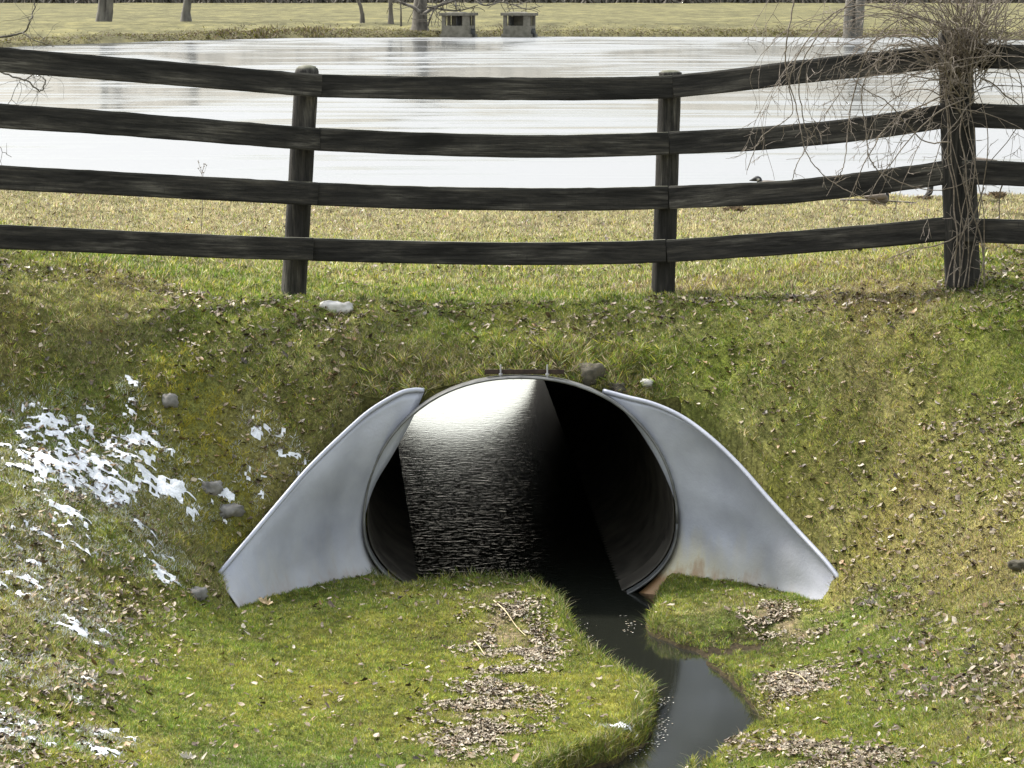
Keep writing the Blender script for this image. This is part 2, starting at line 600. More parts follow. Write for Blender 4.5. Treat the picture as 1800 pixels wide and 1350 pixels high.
m5_ = N(nt, 'ShaderNodeMath', operation='MULTIPLY_ADD', i_1=1.3, i_2=-.65); nt.links.new(n5_, m5_.inputs[0]); nt.links.new(s1_.outputs[0], nf_.inputs[0]) if False else None
s0_ = N(nt, 'ShaderNodeMath', operation='ADD'); nt.links.new(s1_.outputs[0], s0_.inputs[0]); nt.links.new(m5_.outputs[0], s0_.inputs[1]); s1_ = s0_
s2_ = N(nt, 'ShaderNodeMath', operation='ADD'); nt.links.new(s1_.outputs[0], s2_.inputs[0]); nt.links.new(nf_.outputs[0], s2_.inputs[1])
n1 = s2_.outputs[0]
r = ramp(nt, n1, [(0.34, (0.03, 0.03, 0.029)), (0.50, (0.08, 0.08, 0.079)), (0.66, (0.165, 0.167, 0.171))])
nt.links.new(r.outputs[0], bs.inputs['Base Color'])
rr = ramp(nt, n1, [(0.35, (0.12,) * 3), (0.60, (0.40,) * 3)])
nt.links.new(rr.outputs[0], bs.inputs['Roughness'])
bs.inputs['IOR'].default_value = 1.33
bump(nt, bs, n2, 0.35, 0.03)
bn = [l.from_node for l in nt.links if l.to_socket == bs.inputs['Normal']][0]
df = N(nt, 'ShaderNodeBsdfDiffuse'); gl = N(nt, 'ShaderNodeBsdfGlossy', i_0=(.86, .87, .88, 1))
nt.links.new(r.outputs[0], df.inputs[0]); nt.links.new(rr.outputs[0], gl.inputs['Roughness'])
nt.links.new(bn.outputs[0], df.inputs['Normal']); nt.links.new(bn.outputs[0], gl.inputs['Normal'])
gf = ramp(nt, n1, [(0.34, (.38,) * 3), (0.50, (.27,) * 3), (0.66, (.10,) * 3)])
mx = N(nt, 'ShaderNodeMixShader'); nt.links.new(gf.outputs[0], mx.inputs[0]); nt.links.new(df.outputs[0], mx.inputs[1]); nt.links.new(gl.outputs[0], mx.inputs[2])
nt.links.new(mx.outputs[0], nt.nodes['Material Output'].inputs[0])

# galvanised steel
def m_galv(name, stain=True):
    m, nt, bs = mat_new(name)
    v = coords(nt); n1 = noise(nt, v, 3.0, 5, 0.6); n2 = noise(nt, coords(nt, (5, 5, 1.2)), 2.2, 5, 0.6)
    n3 = noise(nt, v, 60, 2)
    c = ramp(nt, n1, [(0.3, (0.29, 0.30, 0.35)), (0.7, (0.385, 0.395, 0.445))]).outputs[0]
    # yellow and rust stains low on the sheet
    sp = N(nt, 'ShaderNodeSeparateXYZ'); tc = nt.nodes.new('ShaderNodeTexCoord'); nt.links.new(tc.outputs['Object'], sp.inputs[0])
    if stain:
        ad = N(nt, 'ShaderNodeMath', operation='MULTIPLY_ADD', i_1=-0.5, i_2=0.24); nt.links.new(n2, ad.inputs[0])
        z2 = N(nt, 'ShaderNodeMath', operation='ADD'); nt.links.new(sp.outputs[2], z2.inputs[0]); nt.links.new(ad.outputs[0], z2.inputs[1])
        f1 = N(nt, 'ShaderNodeMapRange', i_1=0.42, i_2=0.14, i_3=0.0, i_4=0.8); nt.links.new(z2.outputs[0], f1.inputs[0])
        fx = N(nt, 'ShaderNodeMapRange', i_1=1.75, i_2=0.95, i_3=0.06, i_4=1.0); nt.links.new(sp.outputs[0], fx.inputs[0])
        gx = N(nt, 'ShaderNodeMath', operation='GREATER_THAN', i_1=0.0); nt.links.new(sp.outputs[0], gx.inputs[0])
        gx2 = N(nt, 'ShaderNodeMapRange', i_1=0.0, i_2=1.0, i_3=0.25, i_4=1.0); nt.links.new(gx.outputs[0], gx2.inputs[0])
        fxm = N(nt, 'ShaderNodeMath', operation='MULTIPLY'); nt.links.new(fx.outputs[0], fxm.inputs[0]); nt.links.new(gx2.outputs[0], fxm.inputs[1])
        fa = N(nt, 'ShaderNodeMath', operation='MULTIPLY'); nt.links.new(fxm.outputs[0], fa.inputs[0]); nt.links.new(f1.outputs[0], fa.inputs[1])
        c = mixc(nt, fa.outputs[0], c, (0.46, 0.40, 0.22))
        f2 = N(nt, 'ShaderNodeMapRange', i_1=0.17, i_2=0.07, i_3=0.0, i_4=0.9); nt.links.new(z2.outputs[0], f2.inputs[0])
        fb_ = N(nt, 'ShaderNodeMath', operation='MULTIPLY'); nt.links.new(fxm.outputs[0], fb_.inputs[0]); nt.links.new(f2.outputs[0], fb_.inputs[1])
        c = mixc(nt, fb_.outputs[0], c, (0.24, 0.125, 0.05))
    nt.links.new(c, bs.inputs['Base Color'])
    bs.inputs['Metallic'].default_value = 0.22
    rr = ramp(nt, n1, [(0.3, (0.44,) * 3), (0.7, (0.54,) * 3)])
    nt.links.new(rr.outputs[0], bs.inputs['Roughness'])
    hb = N(nt, 'ShaderNodeMath', operation='MULTIPLY_ADD', i_1=6.0); nt.links.new(n1, hb.inputs[0]); nt.links.new(n3, hb.inputs[2])
    bump(nt, bs, hb.outputs[0], 0.25, 0.004)
    return m


M_galv = m_galv('galvanised_sheet')
M_galv2 = m_galv('galvanised_edge', False)
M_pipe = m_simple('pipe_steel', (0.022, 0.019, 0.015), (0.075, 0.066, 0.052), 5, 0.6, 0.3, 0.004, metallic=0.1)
M_band = m_simple('band_steel', (0.07, 0.07, 0.066), (0.17, 0.17, 0.165), 6, 0.5, 0.3, 0.002, metallic=0.3)
M_rust = m_simple('rusty_steel', (0.02, 0.013, 0.010), (0.05, 0.032, 0.022), 30, 0.8, 0.5, 0.003)
M_bolt = m_simple('bolt_steel', (0.25, 0.25, 0.26), (0.42, 0.42, 0.44), 40, 0.5, 0.3, 0.001, metallic=0.4)

# fence wood: black paint weathered to grey
def m_wood(name, vs, moss=False):
    m, nt, bs = mat_new(name)
    n1 = noise(nt, coords(nt, vs), 1.0, 8, 0.78, 0.3)
    n2 = noise(nt, coords(nt, tuple(max(.8, q * .16) for q in vs)), 1.6, 5, 0.7, 0.3)
    n3 = noise(nt, coords(nt, (90, 9, 9)), 1.0, 3, 0.6)
    mu = N(nt, 'ShaderNodeMath', operation='MULTIPLY'); nt.links.new(n1, mu.inputs[0]); nt.links.new(n2, mu.inputs[1])
    r = ramp(nt, mu.outputs[0], [(0.17, (0.010, 0.0094, 0.0088)), (0.25, (0.022, 0.0205, 0.019)), (0.33, (0.042, 0.038, 0.033)), (0.44, (0.10, 0.09, 0.077))])
    c = r.outputs[0]
    n6 = noise(nt, coords(nt, tuple(max(1.3, q * .1) for q in vs)), 1.0, 4, 0.6)
    wm = N(nt, 'ShaderNodeMapRange', i_1=0.50, i_2=0.64, i_3=0.0, i_4=0.6); nt.links.new(n6, wm.inputs[0])
    wc = ramp(nt, n1, [(0.38, (0.016, 0.0148, 0.0135)), (0.50, (0.060, 0.055, 0.048)), (0.62, (0.17, 0.157, 0.137))])
    c = mixc(nt, wm.outputs[0], c, wc.outputs[0])
    g = N(nt, 'ShaderNodeMapRange', i_1=0.62, i_2=0.72, i_3=0.0, i_4=0.5); nt.links.new(n3, g.inputs[0])
    c = mixc(nt, g.outputs[0], c, (0.012, 0.012, 0.012))
    # upper faces: light on the tops put into the colour, slightly green
    geo = N(nt, 'ShaderNodeNewGeometry'); sp = N(nt, 'ShaderNodeSeparateXYZ'); nt.links.new(geo.outputs['Normal'], sp.inputs[0])
    up = N(nt, 'ShaderNodeMapRange', i_1=0.35, i_2=0.85, i_3=0.0, i_4=0.8); nt.links.new(sp.outputs[2], up.inputs[0])
    top = ramp(nt, n2, [(0.35, (0.07, 0.075, 0.045)), (0.6, (0.17, 0.165, 0.13))]).outputs[0]
    c = mixc(nt, up.outputs[0], c, top)
    nt.links.new(c, bs.inputs['Base Color'])
    bs.inputs['Roughness'].default_value = 0.75
    bs.inputs['Specular IOR Level'].default_value = 0.12
    bump(nt, bs, n1, 0.7, 0.006)
    return m


M_rail = m_wood('weathered_rail', (2.2, 48, 48))
M_post = m_wood('weathered_post', (40, 40, 2.5))
M_stem = m_simple('vine_stem', (0.075, 0.060, 0.047), (0.20, 0.165, 0.13), 40, 0.8, 0.3, 0.001)
M_twig = m_simple('vine_twig', (0.12, 0.098, 0.08), (0.25, 0.21, 0.175), 40, 0.8, 0)
M_bark = m_simple('bark', (0.05, 0.045, 0.038), (0.14, 0.125, 0.105), 3, 0.95, 0.6, 0.05, (1, 1, 0.3))
M_fbark = m_simple('grey_bark', (0.06, 0.055, 0.048), (0.14, 0.13, 0.11), 3, 0.95, 0.6, 0.05, (1, 1, 0.3))
M_conc = m_simple('concrete', (0.085, 0.078, 0.060), (0.155, 0.143, 0.115), 3, 0.9, 0.3, 0.02)
M_dark = m_simple('dark_wood_panel', (0.03, 0.03, 0.03), (0.07, 0.07, 0.065), 3, 0.9, 0.3, 0.02)
M_stone = m_simple('grey_stone', (0.09, 0.085, 0.078), (0.20, 0.19, 0.175), 14, 0.9, 0.6, 0.01)
M_pale = m_simple('pale_stone', (0.28, 0.265, 0.24), (0.52, 0.50, 0.47), 14, 0.9, 0.6, 0.01)
M_mossy = m_simple('mossy_stone', (0.03, 0.027, 0.018), (0.10, 0.088, 0.065), 14, 0.95, 0.8, 0.01)


# ------------------------------------------------------------------ ground sheet
def axis(parts):
    out = []
    for a, b, s in parts:
        n = max(1, int(round((b - a) / s)))
        out += list(a + (b - a) * np.arange(n) / n)
    out.append(parts[-1][1])
    return out


GREEN = np.array([0.102, 0.152, 0.022]); YG = np.array([0.245, 0.240, 0.040]); STRAW = np.array([0.325, 0.288, 0.172])
TAN = np.array([0.33, 0.27, 0.16]); BROWN = np.array([0.125, 0.092, 0.056]); SOIL = np.array([0.045, 0.035, 0.022])


def zones(X, Y, Z):
    """how much of the turf is green, yellow-green, straw, brown at a place"""
    big = fbm(X, Y, 0.9, 4, 21.0); mid = fbm(X, Y, 3.0, 3, 33.0)
    lawn = sm((17.35 - Y) / 0.5) * sm((0.62 - Z) / 0.45)
    lawn = np.maximum(lawn, sm((0.22 - Z) / 0.1) * (Y < 18.6))
    beyond = sm((Y - 20.3) / 1.5)
    dry = sm((Y - 23.5) / 5.0)
    slope = (1 - lawn) * (1 - beyond)
    g = lawn * (0.50 + 0.5 * (mid - 0.5) * 3) + slope * (0.36 + (big - 0.5) * 1.6) + beyond * (1 - dry) * 0.30 + dry * 0.06
    y = lawn * (0.42 + (big - 0.5) * 1.6) + slope * 0.27 + beyond * (1 - dry) * 0.30 + dry * 0.12
    s = lawn * 0.10 + slope * (0.25 + (mid - 0.5) * 0.6) + beyond * (1 - dry) * 0.34 + dry * 0.62
    b = lawn * 0.02 + slope * (0.15 + (0.5 - big) * 1.2) + beyond * (1 - dry) * 0.10 + dry * 0.22
    w = np.stack([g, y, s, b], -1).clip(0.01, 3)
    return w / w.sum(-1, keepdims=True), lawn, slope, beyond, dry


xs = axis([(-600, -260, 60), (-260, -60, 12), (-60, -12, 2.0), (-12, -4.2, 0.16), (-4.2, 4.2, 0.03), (4.2, 12, 0.16), (12, 60, 2.0), (60, 260, 12), (260, 600, 60)])
ys = axis([(-60, 8, 6), (8, 12.0, 0.25), (12.0, 18.5, 0.027), (18.5, 18.504, 0.004), (18.504, 20.0, 0.03), (20.0, 33.1, 0.09), (33.1, 33.104, 0.004), (33.104, 35, 0.09),
           (35, 120, 8), (120, 200, 3), (200, 240, 0.6), (240, 500, 10), (500, 3000, 250)])
xs = np.array(xs); ys = np.array(ys)
GX, GY = np.meshgrid(xs, ys)
# sample just each side of the two steps
GYs = GY.copy(); GYs[np.isclose(GY, 18.504)] = 18.506; GYs[np.isclose(GY, 18.5)] = 18.499
GZ = height(GX, GYs)
wz, lawn, slope, beyond, dry = zones(GX, GY, GZ)
gc = wz @ np.stack([GREEN * 0.8, YG * 0.8, STRAW * 0.85, BROWN])
gc = gc * 0.75
soil = sm((0.09 - GZ) / 0.06) * (GY < 19)
gc = gc * (1 - soil[..., None]) + SOIL * soil[..., None]
farw = sm((GY - 34) / 20.0)
fc = np.array([0.115, 0.108, 0.056]) * (0.85 + 0.5 * (fbm(GX, GY, 0.06, 4, 2.0) - 0.4))[..., None]
fs = np.array([0.075, 0.070, 0.040])
fdist = GY - np.interp(GX, FSX, FSY)
fb = sm((4.5 - fdist) / 5.0)[..., None]
fc = fc * (1 - fb) + fs * fb
gc = gc * (1 - farw[..., None]) + fc * farw[..., None]
ny, nx = GX.shape
idx = np.arange(ny * nx).reshape(ny, nx)
Q = np.stack([idx[:-1, :-1], idx[:-1, 1:], idx[1:, 1:], idx[1:, :-1]], -1).reshape(-1, 4)
cx = ((GX[:-1, :-1] + GX[:-1, 1:]) / 2).ravel(); y0 = GY[:-1, :-1].ravel()
XE = PXC + PSH * (YE - YM)
kill = ((np.abs(y0 - 18.5) < 0.001) & (np.abs(cx - PXC) < 0.985)) | ((np.abs(y0 - 33.1) < 0.001) & (np.abs(cx - XE) < 1.15))
Q = Q[~kill]
V = np.stack([GX, GY, GZ], -1).reshape(-1, 3); C = gc.reshape(-1, 3)
# earth face around the pipe at both ends
for Yp, xc, hw, side in ((YM, PXC, 1.0, 0), (YE, XE, 1.17, 1)):
    X1 = np.linspace(xc - hw, xc + hw, 81)
    top = height(X1, np.full(81, Yp + (0.006 if side == 0 else -0.002)))
    rim = []
    drop = -0.10 * (Yp - YM) / (YE - YM)
    for x in X1:
        u = (x - xc) / (PA + 0.015)
        rim.append(PZC + drop + (PB1 + 0.015) * math.sqrt(max(0, 1 - abs(u) ** 2.05)) if abs(u) < 1 else -0.3)
    rim = np.array(rim)
    b = len(V)
    dy = 0.012 if side == 0 else -0.012
    rows = []
    for k in range(5):
        zz = rim + (top - rim) * k / 4
        rows.append(np.stack([X1, np.full(81, Yp + dy * (1 if k < 4 else 0.3)) + (fbm(X1, zz, 9, 2) - 0.5) * 0.02 * (k < 4) * (1 if side == 0 else -1) , zz], -1))
    V = np.concatenate([V] + rows); C = np.concatenate([C, np.tile(BROWN * 0.5 + GREEN * 0.3, (81 * 5, 1))])
    ii = b + np.arange(81 * 5).reshape(5, 81)
    Q = np.concatenate([Q, np.stack([ii[:-1, :-1], ii[:-1, 1:], ii[1:, 1:], ii[1:, :-1]], -1).reshape(-1, 4)])
V0 = V; C0 = C
ground = mesh_np('ground', V, Q, M_ground, smooth=True, cols=C)
tag(ground, 'grassy ground with the hollow, the embankment and the far field', kind='structure')

# water sheets
def sheet(name, x0, x1, y0, y1, z, mat):
    return mesh_np(name, [(x0, y0, z), (x1, y0, z), (x1, y1, z), (x0, y1, z)], np.array([[0, 1, 2, 3]]), mat)


tag(sheet('brook_water', -2.6, 2.6, 9.0, 34.9, 0.0, M_brook), 'dark water of the brook running into the culvert', kind='structure')
tag(sheet('pond_water', -300, 300, 34.9, 262, 0.0, M_ice), 'bright frozen pond behind the fence', kind='structure')

# ------------------------------------------------------------------ culvert
cul = empty('culvert', (PXC, YM, 0))
tag(cul, 'galvanised steel culvert with two flared wings in the grass bank', 'culvert')
yy = [YM - 0.05, YM, YM + 0.25]
while yy[-1] < YE - 0.06: yy.append(yy[-1] + 0.045)
yy.append(YE + 0.02)
K = 72
V = []; 
for i, Yp in enumerate(yy):
    g = 0.0 if (i < 3 or i > len(yy) - 2) else (0.010 if i % 2 else -0.006)
    for j in range(K):
        x, z = pipe_xz(2 * math.pi * j / K, g, Yp); V.append((x, Yp, z))
n = len(yy); ii = np.arange(n * K).reshape(n, K)
Q = np.stack([ii[:-1], np.roll(ii[:-1], -1, 1), np.roll(ii[1:], -1, 1), ii[1:]], -1).reshape(-1, 4)
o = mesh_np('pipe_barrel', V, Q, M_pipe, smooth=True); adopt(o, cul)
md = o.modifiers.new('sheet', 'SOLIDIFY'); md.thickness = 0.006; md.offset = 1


def ring(name, Ya, Yb, g0, g1, mat, edge=0.0):
    prof = [(Ya, g0), (Ya, g1), (Yb, g1), (Yb, g0)]
    V = []
    for Yp, g in prof:
        for j in range(K):
            x, z = pipe_xz(2 * math.pi * j / K, g, YM); V.append((x, Yp, z))
    ii = np.arange(4 * K).reshape(4, K)
    a = ii; b = np.roll(ii, -1, 0)
    Q = np.stack([a, np.roll(a, -1, 1), np.roll(b, -1, 1), b], -1).reshape(-1, 4)
    o = mesh_np(name, V, Q, mat, smooth=False); adopt(o, cul)
    if edge:
        m = o.modifiers.new('bevel', 'BEVEL'); m.width = edge; m.segments = 2
    return o


ring('connection_band', YM - 0.15, YM - 0.052, 0.008, 0.022, M_band, 0.003)
V = MB()
pts = [Vector((pipe_xz(2 * math.pi * j / 96, 0.012)[0], YM - 0.155, pipe_xz(2 * math.pi * j / 96, 0.012)[1])) for j in range(97)]
V.tube(pts, 0.007, 8); V.build('rolled_rim', M_band, cul)


def wing(top, side):
    T, V, NU, NV = (WL if side < 0 else WR)
    ii = np.arange(NU * NV).reshape(NU, NV)
    Q = np.stack([ii[:-1, :-1], ii[1:, :-1], ii[1:, 1:], ii[:-1, 1:]], -1).reshape(-1, 4)
    if side < 0: Q = Q[:, ::-1]
    o = mesh_np('flared_wing', [tuple(p) for p in V], np.ascontiguousarray(Q), M_galv, smooth=True)
    adopt(o, cul)
    m = o.modifiers.new('sheet', 'SOLIDIFY'); m.thickness = 0.004; m.offset = 0
    e = MB()
    n = len(T)
    e.tube([p + Vector((0, -0.004, 0.004)) for p in T], [0.015] * n, 10)
    e = e.build('rolled_edge', M_galv2)
    e.parent = o; e.matrix_parent_inverse = Matrix.Identity(4)
    e.matrix_parent_inverse = o.matrix_parent_inverse.inverted() @ Matrix.Identity(4) if False else Matrix.Identity(4)
    return o


wl_ = wing(LTOP, -1); wr_ = wing(RTOP, 1)
wl_['label'] = 'left flared steel wing with a dented toe'
wr_['label'] = 'right flared steel wing with rust at its foot'
# parts were parented with an inverse: give them their own origin space
a = at(852, 655, YM - 0.10); b = at(992, 657, YM - 0.10)
sa = MB()
sa.box((a + b) / 2 + Vector((0, 0.02, -0.002)), ((b - a).length, 0.045, 0.006))
sa.box((a + b) / 2 + Vector((0, -0.002, 0.012)), ((b - a).length, 0.006, 0.022))
sa.build('steel_angle', M_rust, cul, smooth=False)
for px in (880, 962):
    p = at(px, 664, YM - 0.12); q = at(px, 641, YM - 0.12)
    mb = MB(); mb.tube([p, q], 0.005, 8)
    mb.tube([p + Vector((0, 0, 0.016)), p + Vector((0, 0, 0.026))], 0.012, 6)
    mb.build('bolt', M_bolt, cul, smooth=False)

# ------------------------------------------------------------------ fence
fence = empty('horse_fence', tuple(at(840, 523, 20.0)))
tag(fence, 'weathered black four-rail wooden horse fence along the top of the bank', 'fence')


def rail(ctrs, Ys, hh=0.150, th=0.042, seed=0, cut0=0, cut1=0):
    P = [at(px, py, np.interp(px, [c[0] for c in Ys], [c[1] for c in Ys])) for px, py in ctrs]
    L = catmull(P, 10)
    rs = np.random.default_rng(seed)
    sec = [(-0.5, -0.44), (-0.5, 0.42), (-0.38, 0.5), (0.38, 0.5), (0.5, 0.42), (0.5, -0.44), (0.40, -0.5), (-0.40, -0.5)]
    V = []; n = len(L)
    for i, p in enumerate(L):
        t = (L[min(i + 1, n - 1)] - L[max(i - 1, 0)]).normalized()
        side = t.cross(Vector((0, 0, 1))).normalized(); up = side.cross(t)
        ht = hh * (1 + 0.03 * (float(fbm(np.array(p.x), np.array(0.3 * seed), 2.5, 3, seed)) - 0.5))
        wob = 0.006 * (float(fbm(np.array(p.x), np.array(1.0), 14, 2, 5 + seed)) - 0.5)
        for (a, b) in sec:
            V.append(p + side * (a * th) + up * (b * ht + (wob if b > 0 else wob * 0.6)))
    m = len(sec); ii = np.arange(n * m).reshape(n, m)
    Q = np.stack([ii[:-1], ii[1:], np.roll(ii[1:], -1, 1), np.roll(ii[:-1], -1, 1)], -1).reshape(-1, 4).tolist()
    Q.append(list(range(m))); Q.append(list(range((n - 1) * m, n * m))[::-1])
    xa = (L[-1] - L[0]).normalized(); ya = Vector((0, 0, 1)).cross(xa).normalized(); za = xa.cross(ya)
    M = Matrix((xa, ya, za)).transposed().to_4x4(); M.translation = L[0] - xa * (3.7 * seed)
    Mi = M.inverted()
    me_o = mesh_np('rail', [tuple(Mi @ Vector(v)) for v in V], Q, M_rail)
    me_o.matrix_basis = M
    adopt(me_o, fence)
    return me_o


YL = [(-420, 17.8), (-150, 18.15), (0, 18.50), (565, 19.86)]
YC = [(550, 19.86), (1182, 19.86)]
YR = [(1184, 19.86), (1690, 18.92)]
YQ = [(1680, 18.92), (1800, 18.68), (2150, 18.0)]
RL = [
    ([(-150, 92), (0, 105), (175, 119), (380, 136), (500, 146), (563, 151)], [(563.5, 151), (720, 154), (900, 156), (1050, 156), (1182, 153)],
     [(1185, 152), (1300, 140), (1400, 127), (1550, 111), (1690, 95)], [(1688, 99), (1800, 100), (1960, 104)]),
    ([(-150, 194), (0, 204), (175, 215), (380, 231), (500, 241), (560, 245)], [(560.5, 245), (720, 252), (900, 257), (1050, 256), (1175, 252)],
     [(1179, 251), (1300, 246), (1400, 238), (1500, 228), (1690, 200)], [(1688, 202), (1800, 206), (1960, 212)]),
    ([(-150, 305), (0, 312), (175, 321), (380, 332), (500, 338), (556, 341)], [(556.5, 341), (720, 347), (900, 350), (1050, 350), (1174, 347)],
     [(1178, 347), (1300, 342), (1400, 336), (1550, 319), (1690, 299)], [(1688, 302), (1800, 306), (1960, 312)]),
    ([(-150, 409), (0, 416), (175, 424), (380, 433), (500, 437), (548, 438)], [(548.5, 438.5), (720, 443), (900, 446), (1050, 445), (1170, 441)],
     [(1174, 441), (1300, 433), (1500, 418), (1600, 409), (1690, 399)], [(1688, 404), (1800, 408), (1960, 414)]),
]
sd_ = 1
for row in RL:
    for seg, Yv in zip(row, (YL, YC, YR, YQ)):
        rail(seg, Yv, seed=sd_); sd_ += 1


def post(base, top, r, k=20, dome=0.02, flat=False, seed=0, cap=False):
    """round post with split grain"""
    rs = random.Random(seed)
    gr = [1 + rs.uniform(-0.035, 0.035) for _ in range(k)]
    split = rs.randrange(k)
    gr[split] = 0.93
    V = []; F_ = []
    base = Vector(base); top = Vector(top)
    H = 14; rows = []
    for i in range(H + 1):
        t = i / H
        p = base.lerp(top, t)
        rr = r * (1.05 - 0.07 * t)
        rows.append((p, rr))
    rows.append((top + Vector((0, 0, dome * 0.55)), r * (1.04 if cap else 0.90)))
    rows.append((top + Vector((0, 0, dome * 1.0)), r * 0.72))
    rows.append((top + Vector((0, 0, dome * 1.25)), r * 0.3))
    for i, (p, rr) in enumerate(rows):
        for j in range(k):
            a = 2 * math.pi * j / k
            q = rr * gr[j] * (1 + 0.012 * math.sin(i * 1.7 + j * 2.3))
            V.append((p.x + math.cos(a) * q, p.y + math.sin(a) * q * 0.95, p.z))
    n = len(rows)
    for i in range(n - 1):
        for j in range(k):
            F_.append((i * k + j, i * k + (j + 1) % k, (i + 1) * k + (j + 1) % k, (i + 1) * k + j))
    F_.append(tuple((n - 1) * k + j for j in range(k)))
    F_.append(tuple(range(k))[::-1])
    o = mesh_np('post', V, F_, M_post, smooth=True)
    adopt(o, fence)
    return o


post(at(514, 560, 19.98), at(540, 126, 19.98), 0.080, seed=3, dome=0.035)
post(at(1164, 560, 19.98), at(1178, 132, 19.98), 0.076, seed=8, dome=0.028, cap=True)
post(at(1693, 530, 18.98), at(1678, 60, 18.98), 0.107, seed=13, dome=0.03)
post(at(-150, 530, 18.3), at(-140, 70, 18.3), 0.08, seed=23, dome=0.03)
post(at(1962, 530, 18.45), at(1960, 78, 18.45), 0.08, seed=29, dome=0.03)


# ------------------------------------------------------------------ vine on the big post
def wander(p0, d0, length, step, bend, droop, rs):
    pts = [Vector(p0)]; d = Vector(d0).normalized()
    n = max(2, int(length / step))
    for _ in range(n):
        d = (d + Vector((rs.gauss(0, bend), rs.gauss(0, bend * 0.6), rs.gauss(0, bend))) + Vector((0, 0, -droop))).normalized()
        pts.append(pts[-1] + d * step)
    return pts


rv = random.Random(4)
VY = 18.80
vine = empty('bare_vine', tuple(at(1690, 500, 18.9)))
tag(vine, 'leafless tangled vine climbing and arching over the thick right fence post', 'vine')
stems = MB(); twigs = MB()


def twiggy(pts, density, ln, rs, depth=1):
    for i in range(1, len(pts) - 1):
        if rs.random() < density:
            t = (pts[i + 1] - pts[i - 1]).normalized()
            side = Vector((rs.gauss(0, 1), rs.gauss(0, 0.5), rs.gauss(0, 1)))
            d = (t * 0.7 + side * 0.55)
            L = rs.uniform(0.3, 1) * ln
            q = wander(pts[i], d, L, 0.018, 0.16, 0.0, rs)
            m = len(q)
            twigs.tube(q, [0.0016 * (1 - 0.6 * k / m) + 0.0005 for k in range(m)], 4, cap=False)
            if depth > 0:
                twiggy(q, 0.22, ln * 0.45, rs, depth - 1)


# stems winding up the post
for k in range(8):
    x0 = 1690 + rv.uniform(-26, 30)
    pts = []
    ph = rv.uniform(0, 6.3); amp = rv.uniform(8, 26)
    for i, py in enumerate(range(505, -60, -45)):
        pts.append(at(x0 + (1690 - x0) * 0.3 * i / 12 + amp * math.sin(ph + i * 0.55) + rv.uniform(-4, 4), py, VY - 0.04 + rv.uniform(-0.03, 0.05)))
    c = catmull(pts, 5)
    r0 = rv.choice([0.003, 0.0035, 0.005, 0.008])
    stems.tube(c, [r0 * (1.1 - 0.5 * i / len(c)) for i in range(len(c))], 6)
    twiggy(c, 0.16, 0.22, rv)
# dense head
for k in range(115):
    p0 = at(1700 + rv.gauss(0, 22), rv.uniform(70, 190), VY + rv.uniform(-0.12, 0.12))
    an = rv.gauss(0, 0.75)
    d = Vector((math.sin(an), rv.gauss(0, 0.35), math.cos(an)))
    L = rv.uniform(0.4, 1.3)
    q = wander(p0, d, L, 0.03, 0.10, 0.035 * abs(math.sin(an)) + 0.01, rv)
    r0 = rv.uniform(0.002, 0.0055)
    stems.tube(q, [r0 * (1.05 - 0.7 * i / len(q)) for i in range(len(q))], 5)
    twiggy(q, 0.22, 0.20, rv)
# outward arching mesh of thinner canes, mostly to the left
for k in range(46):
    sx = -1 if rv.random() < 0.68 else 1
    x = 1690; y = rv.uniform(20, 140)
    pts = [at(x, y, VY)]
    reach = rv.uniform(90, 380) if sx < 0 else rv.uniform(50, 220)
    top = y - rv.uniform(10, 130)
    pts.append(at(x + sx * reach * 0.35, top + 12, VY + rv.uniform(-.1, .2)))
    pts.append(at(x + sx * reach * 0.75, top + rv.uniform(0, 40), VY + rv.uniform(-.2, .2)))
    pts.append(at(x + sx * reach, top + rv.uniform(60, 150), VY + rv.uniform(-.2, .2)))
    pts.append(at(x + sx * (reach + rv.uniform(-30, 30)), top + rv.uniform(140, 270), VY + rv.uniform(-.2, .2)))
    c = catmull(pts, 8)
    c = [p + Vector((rv.gauss(0, .003), rv.gauss(0, .003), rv.gauss(0, .003))) for p in c]
    r0 = rv.uniform(0.0014, 0.0030)
    stems.tube(c, [r0 * (1.05 - 0.65 * i / len(c)) for i in range(len(c))], 5)
    twiggy(c, 0.24, 0.16, rv)
stems.build('woody_stems', M_stem, vine)
# the long hanging canes seen against the ice
HANG = [
    [(1700, 90), (1640, 40), (1500, 10), (1420, 70), (1388, 140), (1392, 200), (1340, 240), (1312, 300)],
    [(1400, -20), (1385, 60), (1381, 120), (1400, 190), (1410, 240), (1418, 270), (1450, 310), (1500, 340), (1560, 362)],
    [(1520, -20), (1440, 60), (1405, 130), (1412, 210), (1420, 250), (1400, 290), (1393, 318)],
    [(1700, 60), (1600, 30), (1530, 80), (1505, 150), (1492, 210), (1488, 260), (1480, 300), (1466, 318), (1470, 322), (1484, 306)],
    [(1700, 160), (1650, 118), (1590, 78), (1540, 110), (1515, 160), (1522, 230), (1530, 280), (1560, 310), (1640, 335), (1710, 312), (1770, 250), (1800, 205)],
    [(1690, 200), (1660, 150), (1620, 90), (1560, 82), (1540, 120), (1560, 128), (1580, 100), (1572, 84)],
    [(1730, 330), (1700, 400), (1650, 430), (1600, 440), (1560, 456)],
    [(1760, -10), (1752, 60), (1790, 130), (1800, 200)],
    [(1762, 310), (1756, 380), (1766, 430), (1800, 440)],
    [(1670, 250), (1620, 245), (1560, 180), (1525, 160), (1480, 120)],
]
